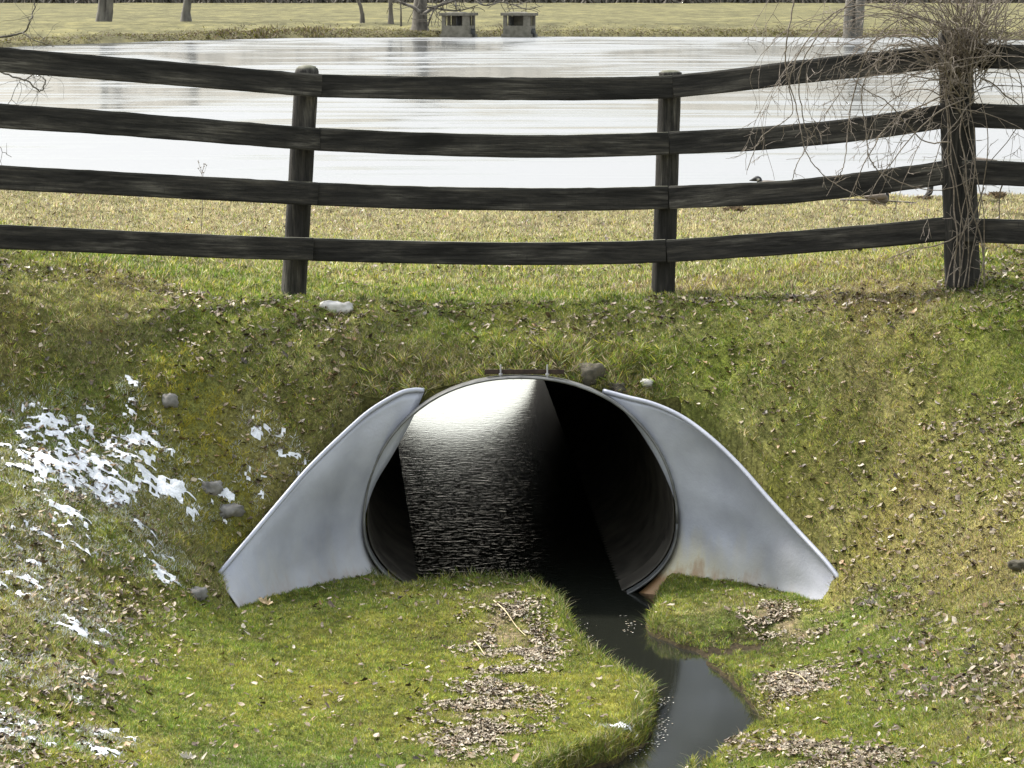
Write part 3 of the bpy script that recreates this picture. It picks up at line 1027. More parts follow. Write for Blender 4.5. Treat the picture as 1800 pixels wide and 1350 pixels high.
for h in HANG:
    mb = MB()
    pts = [at(px, py, VY + rv.uniform(-0.08, 0.04)) for px, py in h]
    c = catmull(pts, 9)
    c = [p + Vector((rv.gauss(0, .002), rv.gauss(0, .002), rv.gauss(0, .002))) for p in c]
    mb.tube(c, [0.0048 - 0.0024 * i / len(c) for i in range(len(c))], 6)
    mb.build('hanging_cane', M_stem, vine)
    twiggy(c, 0.20, 0.13, rv)
twigs.build('fine_twigs', M_twig, vine)

# ------------------------------------------------------------------ bare sapling at the left edge, behind the fence
rb = random.Random(9)
sb = ground_pt(-170, 440)
sap = empty('bare_sapling', (sb.x, 23.5, float(height(np.array([sb.x]), np.array([23.5]))[0])))
tag(sap, 'thin bare branches of a small tree reaching in at the left edge behind the fence', 'tree')
SY = 23.5
x0 = at(-170, 400, SY).x
mb = MB(); zb = sap.location.z
tr_pts = [Vector((x0, SY, zb - 0.1)), Vector((x0 + .05, SY, zb + 0.9)), Vector((x0 - .02, SY, zb + 1.9)), Vector((x0 + .1, SY, zb + 3.2)), Vector((x0 + .05, SY, zb + 4.2))]
mb.tube(catmull(tr_pts, 6), [0.05 - 0.0018 * i for i in range(25)], 8)
mb.build('trunk', M_bark, sap)
BRS = [([(-168, 110), (-60, 92), (0, 66), (40, 58), (52, 38), (58, 20), (61, -30)], 0.010), ([(40, 58), (60, 70), (88, 80), (96, 81)], 0.004),
       ([(-168, 100), (-60, 112), (0, 127), (42, 140), (70, 160), (80, 146), (76, 138), (60, 131)], 0.008), ([(42, 140), (60, 131), (56, 118)], 0.004),
       ([(-168, 120), (-90, 150), (-30, 190), (6, 196), (30, 150), (36, 140)], 0.003), ([(-168, 150), (-60, 200), (0, 260), (20, 276)], 0.003)]
for pl, r0 in BRS:
    mb = MB()
    c = catmull([at(px, py, SY + rb.uniform(-.05, .05)) for px, py in pl], 6)
    c = [p + Vector((rb.gauss(0, .004), 0, rb.gauss(0, .004))) for p in c]
    mb.tube(c, [r0 * (1 - 0.75 * i / len(c)) + 0.0012 for i in range(len(c))], 6)
    for i in range(3, len(c) - 1):
        if rb.random() < 0.35:
            q = wander(c[i], (rb.gauss(0, 1), 0.1, rb.gauss(0, 1)), rb.uniform(.1, .4), .03, .15, .01, rb)
            mb.tube(q, [0.0022 * (1 - .6 * k / len(q)) for k in range(len(q))], 4, cap=False)
    mb.build('branch', M_bark, sap)

# ------------------------------------------------------------------ far trees
def grow(mbt, mbb, p, d, L, r, lev, rs, spread=0.55):
    n = 6
    pts = [Vector(p)]; dd = Vector(d).normalized()
    for i in range(n):
        dd = (dd + Vector((rs.gauss(0, .07), rs.gauss(0, .07), rs.gauss(0, .05) + (0.03 if lev else 0)))).normalized()
        pts.append(pts[-1] + dd * (L / n))
    rad = [r * (1 - 0.5 * i / n) for i in range(n + 1)]
    (mbt if lev == 0 else mbb).tube(pts, rad, 8 if lev < 1 else (5 if lev < 2 else 3), cap=False)
    if lev >= 4: return
    kids = 5 if lev == 0 else 4
    for k in range(kids):
        i = rs.randint(3 if lev == 0 else 2, n)
        q = pts[i]
        s = Vector((rs.gauss(0, 1), rs.gauss(0, 1), rs.gauss(0, 0.45))).normalized()
        grow(mbt, mbb, q, dd * (1 - spread * .5) + s * spread * 1.1, L * rs.uniform(.5, .78), rad[i] * rs.uniform(.45, .68), lev + 1, rs, spread)


def far_tree(name, px, py, Y, h, r, label, cat, seed, mat, lean=(0, 0), twin=None, group=None):
    rs = random.Random(seed)
    b = at(px, py, Y)
    gz = float(height(np.array([b.x]), np.array([Y]))[0])
    b.z = min(b.z, gz + 0.05)
    root = empty(name, tuple(b)); tag(root, label, cat, group)
    t = MB(); c = MB()
    b2 = b - Vector((0, 0, 0.5))
    # flared foot
    t.tube([b2, b + Vector((0, 0, .1)), b + Vector((0, 0, .7))], [r * 1.6, r * 1.35, r * 1.02], 10, cap=False)
    grow(t, c, b + Vector((0, 0, .55)), (lean[0], 0, 1), h * .45, r, 0, rs)
    if twin:
        t.tube([b2 + Vector((twin * .4, 0, 0)), b + Vector((twin * .55, 0, .2)), b + Vector((twin * .8, 0, .9))], [r * 1.2, r * 1.1, r * .85], 10, cap=False)
        grow(t, c, b + Vector((twin * .75, 0, .75)), (twin * .08, 0, 1), h * .42, r * .85, 0, rs)
    t.build('trunk', mat, root); c.build('bare_crown', mat, root)
    return root, t, c


far_tree('bare_tree', 179, 37, 232, 17, 0.36, 'bare tree with two trunks on the far bank at left', 'tree', 1, M_fbark, twin=0.75)
far_tree('bare_tree', 327, 37, 232, 16, 0.33, 'single straight trunk on the far bank right of the twin trunks', 'tree', 2, M_fbark)
bt, _, _ = far_tree('bare_tree', 738, 61, 213.5, 15, 0.55, 'large spreading bare tree at the far waterline left of the concrete boxes', 'tree', 3, M_bark)
# low limbs of that tree
mb = MB(); rs = random.Random(31)
for pl, r0 in [([(738, 22), (725, 12), (705, 5), (690, -6)], .16), ([(745, 25), (762, 14), (790, 4), (830, -8)], .14), ([(750, 12), (790, 18), (815, 17), (840, 9)], .07),
               ([(752, 45), (757, 30), (768, 12), (790, 0)], .08), ([(830, -6), (850, 9), (880, 4), (905, 8), (930, 2)], .06), ([(800, 3), (802, 16), (800, 24)], .05), ([(905, 8), (925, 16), (955, 10)], .04)]:
    c = catmull([at(px, py, 212.5 + rs.uniform(-.8, .8)) for px, py in pl], 5)
    mb.tube(c, [r0 * (1 - .6 * i / len(c)) for i in range(len(c))], 5)
    for i in range(2, len(c) - 1):
        q = wander(c[i], (rs.gauss(0, 1), rs.gauss(0, .5), rs.gauss(0, .8)), rs.uniform(.5, 1.6), .15, .15, 0, rs)
        mb.tube(q, [.025] * len(q), 3, cap=False)
mb.build('low_limbs', M_bark, bt)
far_tree('sapling', 637, 40, 228, 9, 0.15, 'slim leaning sapling on the far bank, leftmost of the saplings by the big tree', 'sapling', 5, M_bark, lean=(-.10, 0))
far_tree('sapling', 687, 41, 226, 10, 0.17, 'forked slim sapling close left of the big waterline tree', 'sapling', 6, M_bark, lean=(-.05, 0))
far_tree('sapling', 705, 42, 222, 7, 0.06, 'thinnest sapling stem just left of the big waterline tree', 'sapling', 7, M_bark, lean=(.01, 0))
far_tree('bare_tree', 1492, 66, 209, 17, 0.42, 'thick grey twin trunk on the far bank behind the vine', 'tree', 8, M_fbark, twin=0.8)
for k, (px, py, Y, lb) in enumerate([(-90, 40, 230, 'bare tree on the far bank out past the left edge'), (1180, 14, 330, None), (1950, 60, 212, None)]):
    if k == 0:
        pass
# far wood on the horizon, one mass
rs = random.Random(77)
mb = MB()
for k in range(150):
    x = -75 + 150 * k / 149 + rs.uniform(-1, 1); Y = 452 + rs.uniform(0, 30)
    h = rs.uniform(11, 18); p = Vector((x, Y, 0.6))
    mb.tube([p, p + Vector((rs.uniform(-.4, .4), 0, h * .4)), p + Vector((rs.uniform(-.8, .8), 0, h * .8))], [.28, .2, .08], 4, cap=False)
    for j in range(26):
        q = p + Vector((0, 0, h * rs.uniform(.12, .75)))
        e = q + Vector((rs.gauss(0, 2.4), rs.gauss(0, 1.5), rs.uniform(.5, 3.5)))
        mb.tube([q, q.lerp(e, .5) + Vector((rs.gauss(0, .3), 0, rs.gauss(0, .3))), e], [.11, .07, .03], 3, cap=False)
for k in range(3200):
    x = rs.uniform(-78, 78); Y = 448 + rs.uniform(0, 8); p = Vector((x, Y, .6))
    e = p + Vector((rs.gauss(0, .9), 0, rs.uniform(.8, 3.0)))
    mb.tube([p, e], [.30, .16], 3, cap=False)
tag(mb.build('far_woods', M_bark), 'dark line of bare woods and scrub along the far edge of the field', kind='stuff')


# ------------------------------------------------------------------ concrete outlet boxes on the far bank
def outlet(px, w, label, open_w):
    b = at(px, 63, 211.6)
    b.z = -0.05
    sc = w / 62.0
    root = empty('concrete_box', tuple(b)); tag(root, label, 'concrete box', 'concrete boxes at the far waterline')
    rz = R(-17)
    Rm = Matrix.Rotation(rz, 3, 'Z')
    def P(x, y, z): return b + Rm @ Vector((x * sc, y * sc, z))
    W, D = 2.05, 1.5
    lo = MB(); lo.box(P(0, 0, .12), (W * 1.1 * sc, D * 1.1 * sc, .30), rz); lo.box(P(0, 0, .55), (W * sc, D * sc, .60), rz, 0.97)
    lo.build('base_block', M_conc, root, False, .02)
    for sx, wd in ((-1, .26), (1, .50)):
        up = MB(); up.box(P(sx * (W / 2 - wd / 2 - .02), -D / 2 + .13, 1.19), (wd * sc, .2, .70), rz); up.build('pier', M_conc, root, False, .015)
    for sx in (-1, 1):
        up = MB(); up.box(P(sx * (W / 2 - .13), D / 2 - .14, 1.19), (.22, .2, .70), rz); up.build('pier', M_conc, root, False, .015)
    up = MB(); up.box(P(0, D / 2 - .10, 1.19), (W * .70 * sc, .1, .70), rz); up.build('back_wall', M_conc, root, False)
    pn = MB(); pn.box(P(-.12 + open_w * .1, 0.1, 1.15), (.08, D * .6 * sc, .66), rz); pn.build('inner_panel', M_dark, root, False)
    rf = MB(); rf.box(P(0, 0, 1.64), (W * 1.14 * sc, D * 1.16 * sc, .20), rz); rf.box(P(-.12, 0, 1.775), (W * .62 * sc, D * .7 * sc, .07), rz, .7)
    rf.build('roof_slab', M_conc, root, False, .02)
    # round drain mouth low on the right-hand side
    dr = MB(); c0 = P(W / 2 * .995, -.15, .36); ax = (Rm @ Vector((1, 0, 0)))
    dr.tube([c0, c0 + ax * .16], .30, 16, cap=False); dr.tube([c0 + ax * .16, c0 + ax * .02], .24, 16, cap=True)
    dr.build('drain_mouth', M_dark, root)


outlet(806, 62, 'left concrete outlet box beside the big tree', 1.0)
outlet(913, 60, 'right concrete outlet box with the wide dark opening', -5.0)


# ------------------------------------------------------------------ turf blades
def in_view(X, Y, margin):
    return np.abs(X) < (0.1745 * Y + margin)


def scatter(n, y0, y1, xm, keep):
    Y = RNG.uniform(y0, y1, n); X = RNG.uniform(-1, 1, n) * (0.1745 * Y + xm)
    d = keep(X, Y) > RNG.random(n)
    return X[d], Y[d]


SN = []   # snow blobs: x, y, rx, ry, amount
for px, py, rx, ry, am in [(70, 800, .34, .22, 1.0), (150, 830, .40, .22, 1.15), (240, 800, .30, .16, .9), (290, 850, .22, .16, .9), (100, 760, .35, .15, .75), (225, 740, .08, .12, .95),
                           (460, 770, .14, .10, .66), (440, 835, .12, .09, .66), (370, 860, .14, .07, .8), (510, 805, .10, .06, .7), (150, 930, .35, .14, .62), (280, 960, .2, .1, .58),
                           (292, 1012, .075, .05, 1.1), (60, 1010, .35, .30, .60), (110, 1080, .3, .2, .58), (20, 960, .3, .2, .55), (10, 1290, .20, .22, .85), (170, 1318, .10, .06, .95),
                           (140, 1235, .05, .03, .9), (200, 1300, .2, .1, .45), (70, 1180, .3, .25, .45), (230, 685, .07, .04, .9), (1080, 1278, .09, .03, .9), (820, 1155 - 120, .05, .02, .4),
                           (925, 1085, .03, .03, .6)]:
    g = ground_pt(px, py)
    SN.append((g.x, g.y, rx, ry * 1.0, am))


def snow_base(X, Y):
    a = np.zeros(np.shape(X))
    for x, y, rx, ry, am in SN:
        a = np.maximum(a, am * np.exp(-(((X - x) / rx) ** 2 + ((Y - y) / (ry * 1.5)) ** 2) * 0.8))
    return a


def snow_amt(X, Y):
    a = snow_base(X, Y)
    n = fbm(X, Y * 1.8, 7.0, 3, 61.0) * 0.40 + fbm(X, Y * 1.8, 24.0, 3, 71.0) * 0.60
    return a * 0.85 + (n - 0.5) * 3.0 - 0.62 - (a < .22) * 1.0


LD = []   # leaf drifts on the lawn: pixel outline strips
for nm, pl in [('a', [(880, 1050, .14, .10), (885, 1085, .11, .12), (890, 1120, .17, .18), (930, 1150, .12, .12), (870, 1130, .15, .09)]),
               ('b', [(860, 1220, .13, .10), (880, 1245, .20, .12), (820, 1255, .15, .08), (845, 1290, .16, .14), (810, 1310, .08, .10), (900, 1180, .14, .05)]),
               ('c', [(1340, 1075, .10, .12), (1385, 1100, .10, .12), (1410, 1120, .12, .06)]),
               ('d', [(1405, 1195, .17, .12), (1395, 1220, .13, .1)]),
               ('e', [(1310, 1305, .12, .06), (1390, 1315, .16, .07), (1470, 1330, .20, .10), (1530, 1345, .16, .06)])]:
    L_ = []
    for px, py, rx, ry in pl:
        g = ground_pt(px, py); L_.append((g.x, g.y, rx, ry))
    LD.append(L_)


def drift_amt(X, Y):
    a = np.zeros(np.shape(X))
    for L_ in LD:
        for x, y, rx, ry in L_:
            a = np.maximum(a, np.exp(-(((X - x) / rx) ** 2 + ((Y - y) / (ry * 1.6)) ** 2) * 1.2))
    return a


# trodden, matted tan ground under the drifts
_gp = V0[:, :2]; _m = (np.abs(_gp[:, 0]) < 4) & (_gp[:, 1] > 12.4) & (_gp[:, 1] < 18.4)
_a = np.zeros(len(V0)); _a[_m] = np.clip(drift_amt(_gp[_m, 0], _gp[_m, 1]) * 1.6 - .3 + (fbm(_gp[_m, 0], _gp[_m, 1], 14, 2) - .5), 0, .9)
C0 = C0 * (1 - _a[:, None]) + np.array([.17, .135, .095]) * _a[:, None]
_c4 = np.ones((len(C0), 4), np.float32); _c4[:, :3] = C0
ground.data.color_attributes['tint'].data.foreach_set('color', _c4.ravel())


def blades(name, X, Y, hmul, wid, lean, label, long_edge=False):
    Z = height(X, Y)
    ok = (Z > 0.02)
    X, Y, Z = X[ok], Y[ok], Z[ok]
    w, lawn, slope, beyond, dry = zones(X, Y, Z)
    n = len(X)
    u = RNG.random(n); cum = np.cumsum(w, 1)
    pick = (u[:, None] > cum).sum(1).clip(0, 3)
    pal = np.stack([GREEN, YG, STRAW, BROWN * 1.2])
    colr = pal[pick] * RNG.uniform(0.65, 1.4, (n, 1)) * (1 + RNG.normal(0, .07, (n, 3)))
    # yellow moss patch beside the left wing
    g = MOSS
    mo = np.exp(-(((X - g.x) / .42) ** 2 + ((Y - g.y) / .5) ** 2) * 1.1) + 0.8 * np.exp(-(((X - MOSS2.x) / .28) ** 2 + ((Y - MOSS2.y) / .25) ** 2))
    mo = np.clip(mo * 1.6 - .3 + (fbm(X, Y, 8, 2) - .5), 0, 1)
    sel = RNG.random(n) < mo * .85
    colr[sel] = np.array([0.27, 0.235, 0.028]) * RNG.uniform(.6, 1.3, (int(sel.sum()), 1))
    clump = fbm(X, Y, 11.0, 3, 50.0)
    c2 = fbm(X, Y, 34.0, 2, 55.0)
    colr = colr * np.clip(1 + (c2 - .5) * 2.0 + (clump - .5) * 1.0, .35, 1.9)[:, None]
    h = hmul(X, Y, Z, clump) * RNG.uniform(.55, 1.35, n) * np.clip(.5 + c2, .6, 1.5)
    # frosted blades where snow has caught
    sa = snow_amt(X, Y) if y_lo(Y) else np.zeros(n) - 1
    fr = RNG.random(n) < np.clip(sa * .8 + .62, 0, .85) * (snow_base(X, Y) > .16) * (sa > -.70) * .8
    colr[fr] = np.array([.62, .64, .64]) * RNG.uniform(.6, 1.1, (int(fr.sum()), 1))
    h = np.where(sa > 0.02, h * .5, h)
    th = RNG.uniform(0, 2 * np.pi, n)
    ln = np.abs(RNG.normal(0, lean, n)) + .12
    ph = RNG.uniform(0, 2 * np.pi, n)
    dx = np.cos(ph) * np.sin(ln); dy = np.sin(ph) * np.sin(ln); dz = np.cos(ln)
    ww = wid * RNG.uniform(.6, 1.4, n)
    bx, by = np.cos(th) * ww / 2, np.sin(th) * ww / 2
    base = np.stack([X, Y, Z - .004], -1)
    a = base + np.stack([-bx, -by, 0 * bx], -1); b = base + np.stack([bx, by, 0 * bx], -1)
    mid = base + np.stack([dx * .58, dy * .58, dz * .50], -1) * h[:, None]
    tip = base + np.stack([dx * 1.25, dy * 1.25, dz * .92], -1) * h[:, None]
    c1 = mid + np.stack([bx * .7, by * .7, 0 * bx], -1)
    V = np.stack([a, b, c1, tip], 1).reshape(-1, 3)
    i = np.arange(n)[:, None] * 4
    Fq = i + np.array([[0, 1, 2, 3]])
    cc = np.repeat(colr, 4, axis=0)
    o = mesh_np(name, V, Fq, M_grass, cols=cc)
    tag(o, label, kind='stuff')
    return o


def y_lo(Y):
    return Y.mean() < 20


MOSS = ground_pt(350, 745); MOSS2 = ground_pt(400, 905)


def h_near(X, Y, Z, cl):
    lawnish = sm((0.35 - Z) / .2)
    edge = np.exp(-np.clip(bankd(X, Y) - 0.03, 0, 9) / .06)
    rim = np.exp(-((Y - YM - .08) / .16) ** 2) * (np.abs(X - PXC) < 1.1) * (Y > YM)
    return (0.017 + .008 * (1 - lawnish) * (cl * 1.6) + .010 * cl) * (1 + 1.1 * edge) + .004 * rim


X, Y = scatter(1900000, 12.3, 19.6, 0.5, lambda x, y: np.clip(1 - drift_amt(x, y) * .75, 0, 1) * np.where((fbm(x, y, 16, 2, 81.) < .36), .45, 1))
bp = ((np.abs(X - PXC) < 0.97) & (Y > YM - .25) & (Y < YM + 0.004))
X, Y = X[~bp], Y[~bp]
blades('near_grass', X, Y, h_near, .0034, .75, 'short yellow-green turf around the culvert and brook')
X, Y = scatter(800000, 19.5, 33.6, 0.8, lambda x, y: np.clip(1.15 - (y - 19.5) / 24, .3, 1))
blades('paddock_grass', X, Y, lambda x, y, z, c: .022 + .030 * c, .0075, .6, 'thin straw-coloured turf between the fence and the pond')

# long grass fringe on the brook edge, the pipe crown and post feet
def fringe(name, P, hh, label, greenf=.6, wid=.005):
    P = np.array(P); n = len(P)
    Z = height(P[:, 0], P[:, 1])
    ok = Z > 0.015; P = P[ok]; Z = Z[ok]; n = len(P)
    pal = np.stack([GREEN * .9, YG, STRAW * 1.1, BROWN])
    pr = [greenf, (1 - greenf) * .35, (1 - greenf) * .4, (1 - greenf) * .25]
    colr = pal[RNG.choice(4, n, p=pr)] * RNG.uniform(.6, 1.4, (n, 1))
    h = hh * RNG.uniform(.4, 1.3, n)
    ph = RNG.uniform(0, 2 * np.pi, n); ln = np.abs(RNG.normal(0, .45, n)) + .1
    Vs = []; th = RNG.uniform(0, np.pi, n); ww = wid * RNG.uniform(.6, 1.3, n)
    for t, bend, wf in ((0, 0, 1), (.4, .28, .8), (.75, .75, .5)):
        c = np.stack([P[:, 0] + np.cos(ph) * np.sin(ln) * h * (t + bend * .6), P[:, 1] + np.sin(ph) * np.sin(ln) * h * (t + bend * .6), Z + np.cos(ln) * h * t * (1 - .15 * bend)], -1)
        s = np.stack([np.cos(th) * ww * wf / 2, np.sin(th) * ww * wf / 2, 0 * th], -1)
        Vs += [c - s, c + s]
    tip = np.stack([P[:, 0] + np.cos(ph) * np.sin(ln) * h * 1.75, P[:, 1] + np.sin(ph) * np.sin(ln) * h * 1.75, Z + np.cos(ln) * h * .82], -1)
    Vs += [tip, tip + 1e-4]
    V = np.stack(Vs, 1).reshape(-1, 3)
    i = np.arange(n)[:, None, None] * 8
    Fq = (i + np.array([[[0, 1, 3, 2], [2, 3, 5, 4], [4, 5, 7, 6]]])).reshape(-1, 4)
    o = mesh_np(name, V, Fq, M_grass, cols=np.repeat(colr, 8, axis=0)); tag(o, label, kind='stuff')
    return o


P = []
for i in range(len(BR)):
    a, b = BR[i], BR[(i + 1) % len(BR)]
    if max(a[1], b[1]) > 18.45: continue
    L = math.hypot(*(b - a)); nn = int(L * 900)
    t = RNG.random((nn, 1)); e = (b - a) / max(L, 1e-6)
    nrm = np.array([e[1], -e[0]])
    q = a + (b - a) * t
    off = RNG.uniform(-.02, .13, (nn, 1))
    for s_ in (1, -1):
        qq = q + nrm * off * s_
        d = poly_sd(qq[:, 0], qq[:, 1], BR)
        P += [tuple(v) for v, dd in zip(qq, d) if dd > -0.005]
P = [p for p in P if p[1] > 12.5]
fringe('bank_grass', P, .075, 'longer grass hanging over the edges of the brook', .55, .0036)
P = []
for k in range(9000):
    x = PXC + RNG.uniform(-1.0, 1.0); P.append((x, YM + .01 + abs(RNG.normal(0, .13))))
fringe('crown_grass', P, .024, 'dry grass tangled above the mouth of the pipe', .25, .0022)
P = []
for c, n_, r_ in ((at(514, 523, 19.98), 260, .13), (at(1164, 521, 19.98), 260, .13), (at(1693, 500, 18.98), 420, .18)):
    for k in range(n_):
        a = RNG.uniform(0, 6.3); r = r_ * RNG.uniform(.5, 1.1); P.append((c.x + math.cos(a) * r, c.y + math.sin(a) * r))
fringe('post_grass', P, .06, 'uncut grass round the feet of the fence posts', .5)
P = []
for T_ in (lt, rt):
    for k in range(1500):
        t = RNG.uniform(0, len(T_) - 1.001); i = int(t); q = T_[i] + (T_[i + 1] - T_[i]) * (t - i)
        P.append((q[0], q[1] + .05 + abs(RNG.normal(0, .05))))
fringe('wing_grass', P, .034, 'grass growing up behind the steel wings', .35, .003)
# scattered brighter tufts on the slopes
P = []
for k in range(420):
    x = RNG.uniform(-3.6, 3.6); y = RNG.uniform(15.5, 19.4)
    for j in range(int(RNG.integers(12, 40))):
        P.append((x + RNG.normal(0, .035), y + RNG.normal(0, .035)))
P = [p for p in P if not (abs(p[0] - PXC) < 1.05 and 17.9 < p[1] < 18.52) and not (XL < p[0] < XR and 17.2 < p[1] < 18.6)]
fringe('slope_tufts', P, .024, 'coarser tufts standing out of the bank turf', .4, .0035)

# ------------------------------------------------------------------ snow
sx = np.arange(-4.0, 0.6, .012); sy = np.arange(12.6, 19.0, .012)
SX, SY_ = np.meshgrid(sx, sy)
amt = snow_amt(SX, SY_)
SZ = height(SX, SY_) + .002 + np.clip(amt, -.2, .35) * .035 + (fbm(SX, SY_, 40, 2, 6.) - .5) * .012
msk = amt > -0.02
q = msk[:-1, :-1] & msk[:-1, 1:] & msk[1:, 1:] & msk[1:, :-1]
ii = np.arange(SX.size).reshape(SX.shape)
Qs = np.stack([ii[:-1, :-1], ii[:-1, 1:], ii[1:, 1:], ii[1:, :-1]], -1)[q]
used = np.unique(Qs); remap = -np.ones(SX.size, int); remap[used] = np.arange(len(used))
Vs = np.stack([SX, SY_, SZ], -1).reshape(-1, 3)[used]
snow = mesh_np('snow', Vs, remap[Qs], M_snow, smooth=True)
tag(snow, 'melting patches of old snow on the left bank', kind='stuff')


# ------------------------------------------------------------------ dead leaves
LEAFC = np.array([[.30, .255, .19], [.22, .175, .12], [.145, .105, .068], [.38, .34, .275], [.09, .065, .045], [.23, .145, .075], [.055, .042, .032]])


def leaves(name, X, Y, size, label, lift=.012, probs=None, zoff=0.0, kind='stuff', flat=.35):
    n = len(X)
    Z = height(X, Y)
    ok = Z > .03; X, Y, Z = X[ok], Y[ok], Z[ok]; n = len(X)
    s = size * RNG.uniform(.5, 1.4, n)
    a = RNG.uniform(0, 2 * np.pi, n); asp = RNG.uniform(.25, .75, n)
    t1 = RNG.normal(0, flat, n); t2 = RNG.normal(0, flat, n)
    curl = RNG.uniform(-.1, .5, n)
    gx = np.array([-1, -.35, .35, 1]); gy = np.array([-1, 0, 1])
    outl = {(-1): .35, (-.35): 1.0, .35: .85, 1: .08}
    ca, sa_ = np.cos(a), np.sin(a)
    Vs = []
    for u in gx:
        for v in gy:
            jx = u + RNG.normal(0, .12, n); jy = v * outl[u] * RNG.uniform(.7, 1.2, n)
            lx = jx * s; ly = jy * s * asp
            lz = curl * s * (jx ** 2 * .7 + (jy) ** 2 * .9) + lx * t1 + ly * t2 + RNG.normal(0, .06, n) * s
            Vs.append(np.stack([X + lx * ca - ly * sa_, Y + lx * sa_ + ly * ca, Z + lift + np.abs(RNG.normal(0, .004, n)) + lz + .3 * s * np.abs(t1) + zoff], -1))
    V = np.stack(Vs, 1).reshape(-1, 3)
    q = []
    for i in range(3):
        for j in range(2):
            q.append([i * 3 + j, (i + 1) * 3 + j, (i + 1) * 3 + j + 1, i * 3 + j + 1])
    Fq = (np.arange(n)[:, None, None] * 12 + np.array([q])).reshape(-1, 4)
    c = LEAFC[RNG.choice(len(LEAFC), n, p=probs)] * RNG.uniform(.75, 1.2, (n, 1))
    o = mesh_np(name, V, Fq, M_leaf, cols=np.repeat(c, 12, axis=0), smooth=True)
    if kind: tag(o, label, kind=kind)
    return o


pr = [.10, .20, .24, .04, .22, .08, .12]


def keep_slope(x, y):
    z = height(x, y, False)
    lawnish = sm((.35 - z) / .2)
    c = fbm(x, y, 2.0, 3, 90.)
    return np.clip((.25 + 2.0 * (c - .37)) * (1 - .90 * lawnish), 0, 1)


X, Y = scatter(44000, 12.4, 19.6, .4, keep_slope)
okk = ~((np.abs(X - PXC) < 1.0) & (Y > 18.2) & (Y < 18.53))
X, Y = X[okk], Y[okk]
leaves('fallen_leaves', X, Y, .0165, 'small dead leaves scattered over the banks', probs=pr)
X, Y = scatter(9000, 20.2, 33.4, .4, lambda x, y: np.clip(.25 + 2.2 * (fbm(x, y, 1.1, 3, 95.) - .4), 0.05, 1))
leaves('paddock_leaves', X, Y, .017, 'brown leaves strewn in the paddock behind the fence', probs=[.10, .20, .26, .04, .20, .08, .12])
names = ['drift of pale dead leaves nearest the mouth on the left lawn', 'second drift of dead leaves lower on the left lawn', 'drift of dead leaves just right of the brook under the right wing',
         'round heap of dead leaves midway down the right lawn', 'long drift of dead leaves at the bottom right of the brook']
for L_, nm in zip(LD, names):
    Xs, Ys_ = [], []
    for x, y, rx, ry in L_:
        n = int(rx * ry * 1.6 * 46000)
        x1 = RNG.normal(x, rx * .82, n); y1 = RNG.normal(y, ry * 1.6 * 1.05, n)
        k1 = fbm(x1, y1, 6.0, 3, 15.) > RNG.uniform(.38, .58, n)
        Xs.append(x1[k1]); Ys_.append(y1[k1])
    X = np.concatenate(Xs); Y = np.concatenate(Ys_)
    d = bankd(X, Y) > .05
    o = leaves('leaf_drift', X[d], Y[d], .0135, nm, lift=.007, probs=[.30, .24, .14, .14, .09, .03, .06], flat=.22)

# single leaves large enough to point at
def big_leaf(px, py, s, label, c, rot=0.3):
    g = ground_pt(px, py)
    V = []; F_ = []
    nu, nv = 9, 7
    for i in range(nu):
        u = i / (nu - 1) * 2 - 1
        wv = math.sqrt(max(0, 1 - abs(u) ** 1.4)) * (.68 + .32 * math.cos(u * 11 + px)) + .03
        for j in range(nv):
            v = (j / (nv - 1) * 2 - 1) * wv
            z = .75 * v * v * s + .45 * u * u * s + .10 * s * math.sin(7 * u + 5 * v + px) + .05 * s * math.sin(19 * u - 13 * v)
            V.append((u * s + .06 * s * math.sin(9 * v + py), v * s * .6 + .10 * s * u * u, z))
    for i in range(nu - 1):
        for j in range(nv - 1):
            a = i * nv + j; F_.append((a, a + nv, a + nv + 1, a + 1))
    o = mesh_np('curled_leaf', V, F_, M_leaf, smooth=True, cols=np.tile(np.array(c), (len(V), 1)))
    o.location = g + Vector((0, 0, .022)); o.rotation_euler = (.5, .15, rot)
    m = o.modifiers.new('t', 'SOLIDIFY'); m.thickness = .001
    tag(o, label, 'leaf', 'curled dead leaves')


big_leaf(468, 1068, .050, 'large tan curled leaf lying against the foot of the left wing', (.38, .29, .17), -.5)
big_leaf(200, 1194, .045, 'pale curled leaf alone on the lower left lawn', (.36, .31, .26), .4)
big_leaf(255, 1203, .038, 'brown curled leaf just right of the pale one on the lower left lawn', (.24, .175, .12), -.2)
big_leaf(330, 1342, .040, 'whitish curled leaf at the bottom edge left of centre', (.42, .39, .33), .1)
big_leaf(1530, 1068, .042, 'grey-tan curled leaf on the lawn right of the right wing toe', (.30, .265, .22), .2)


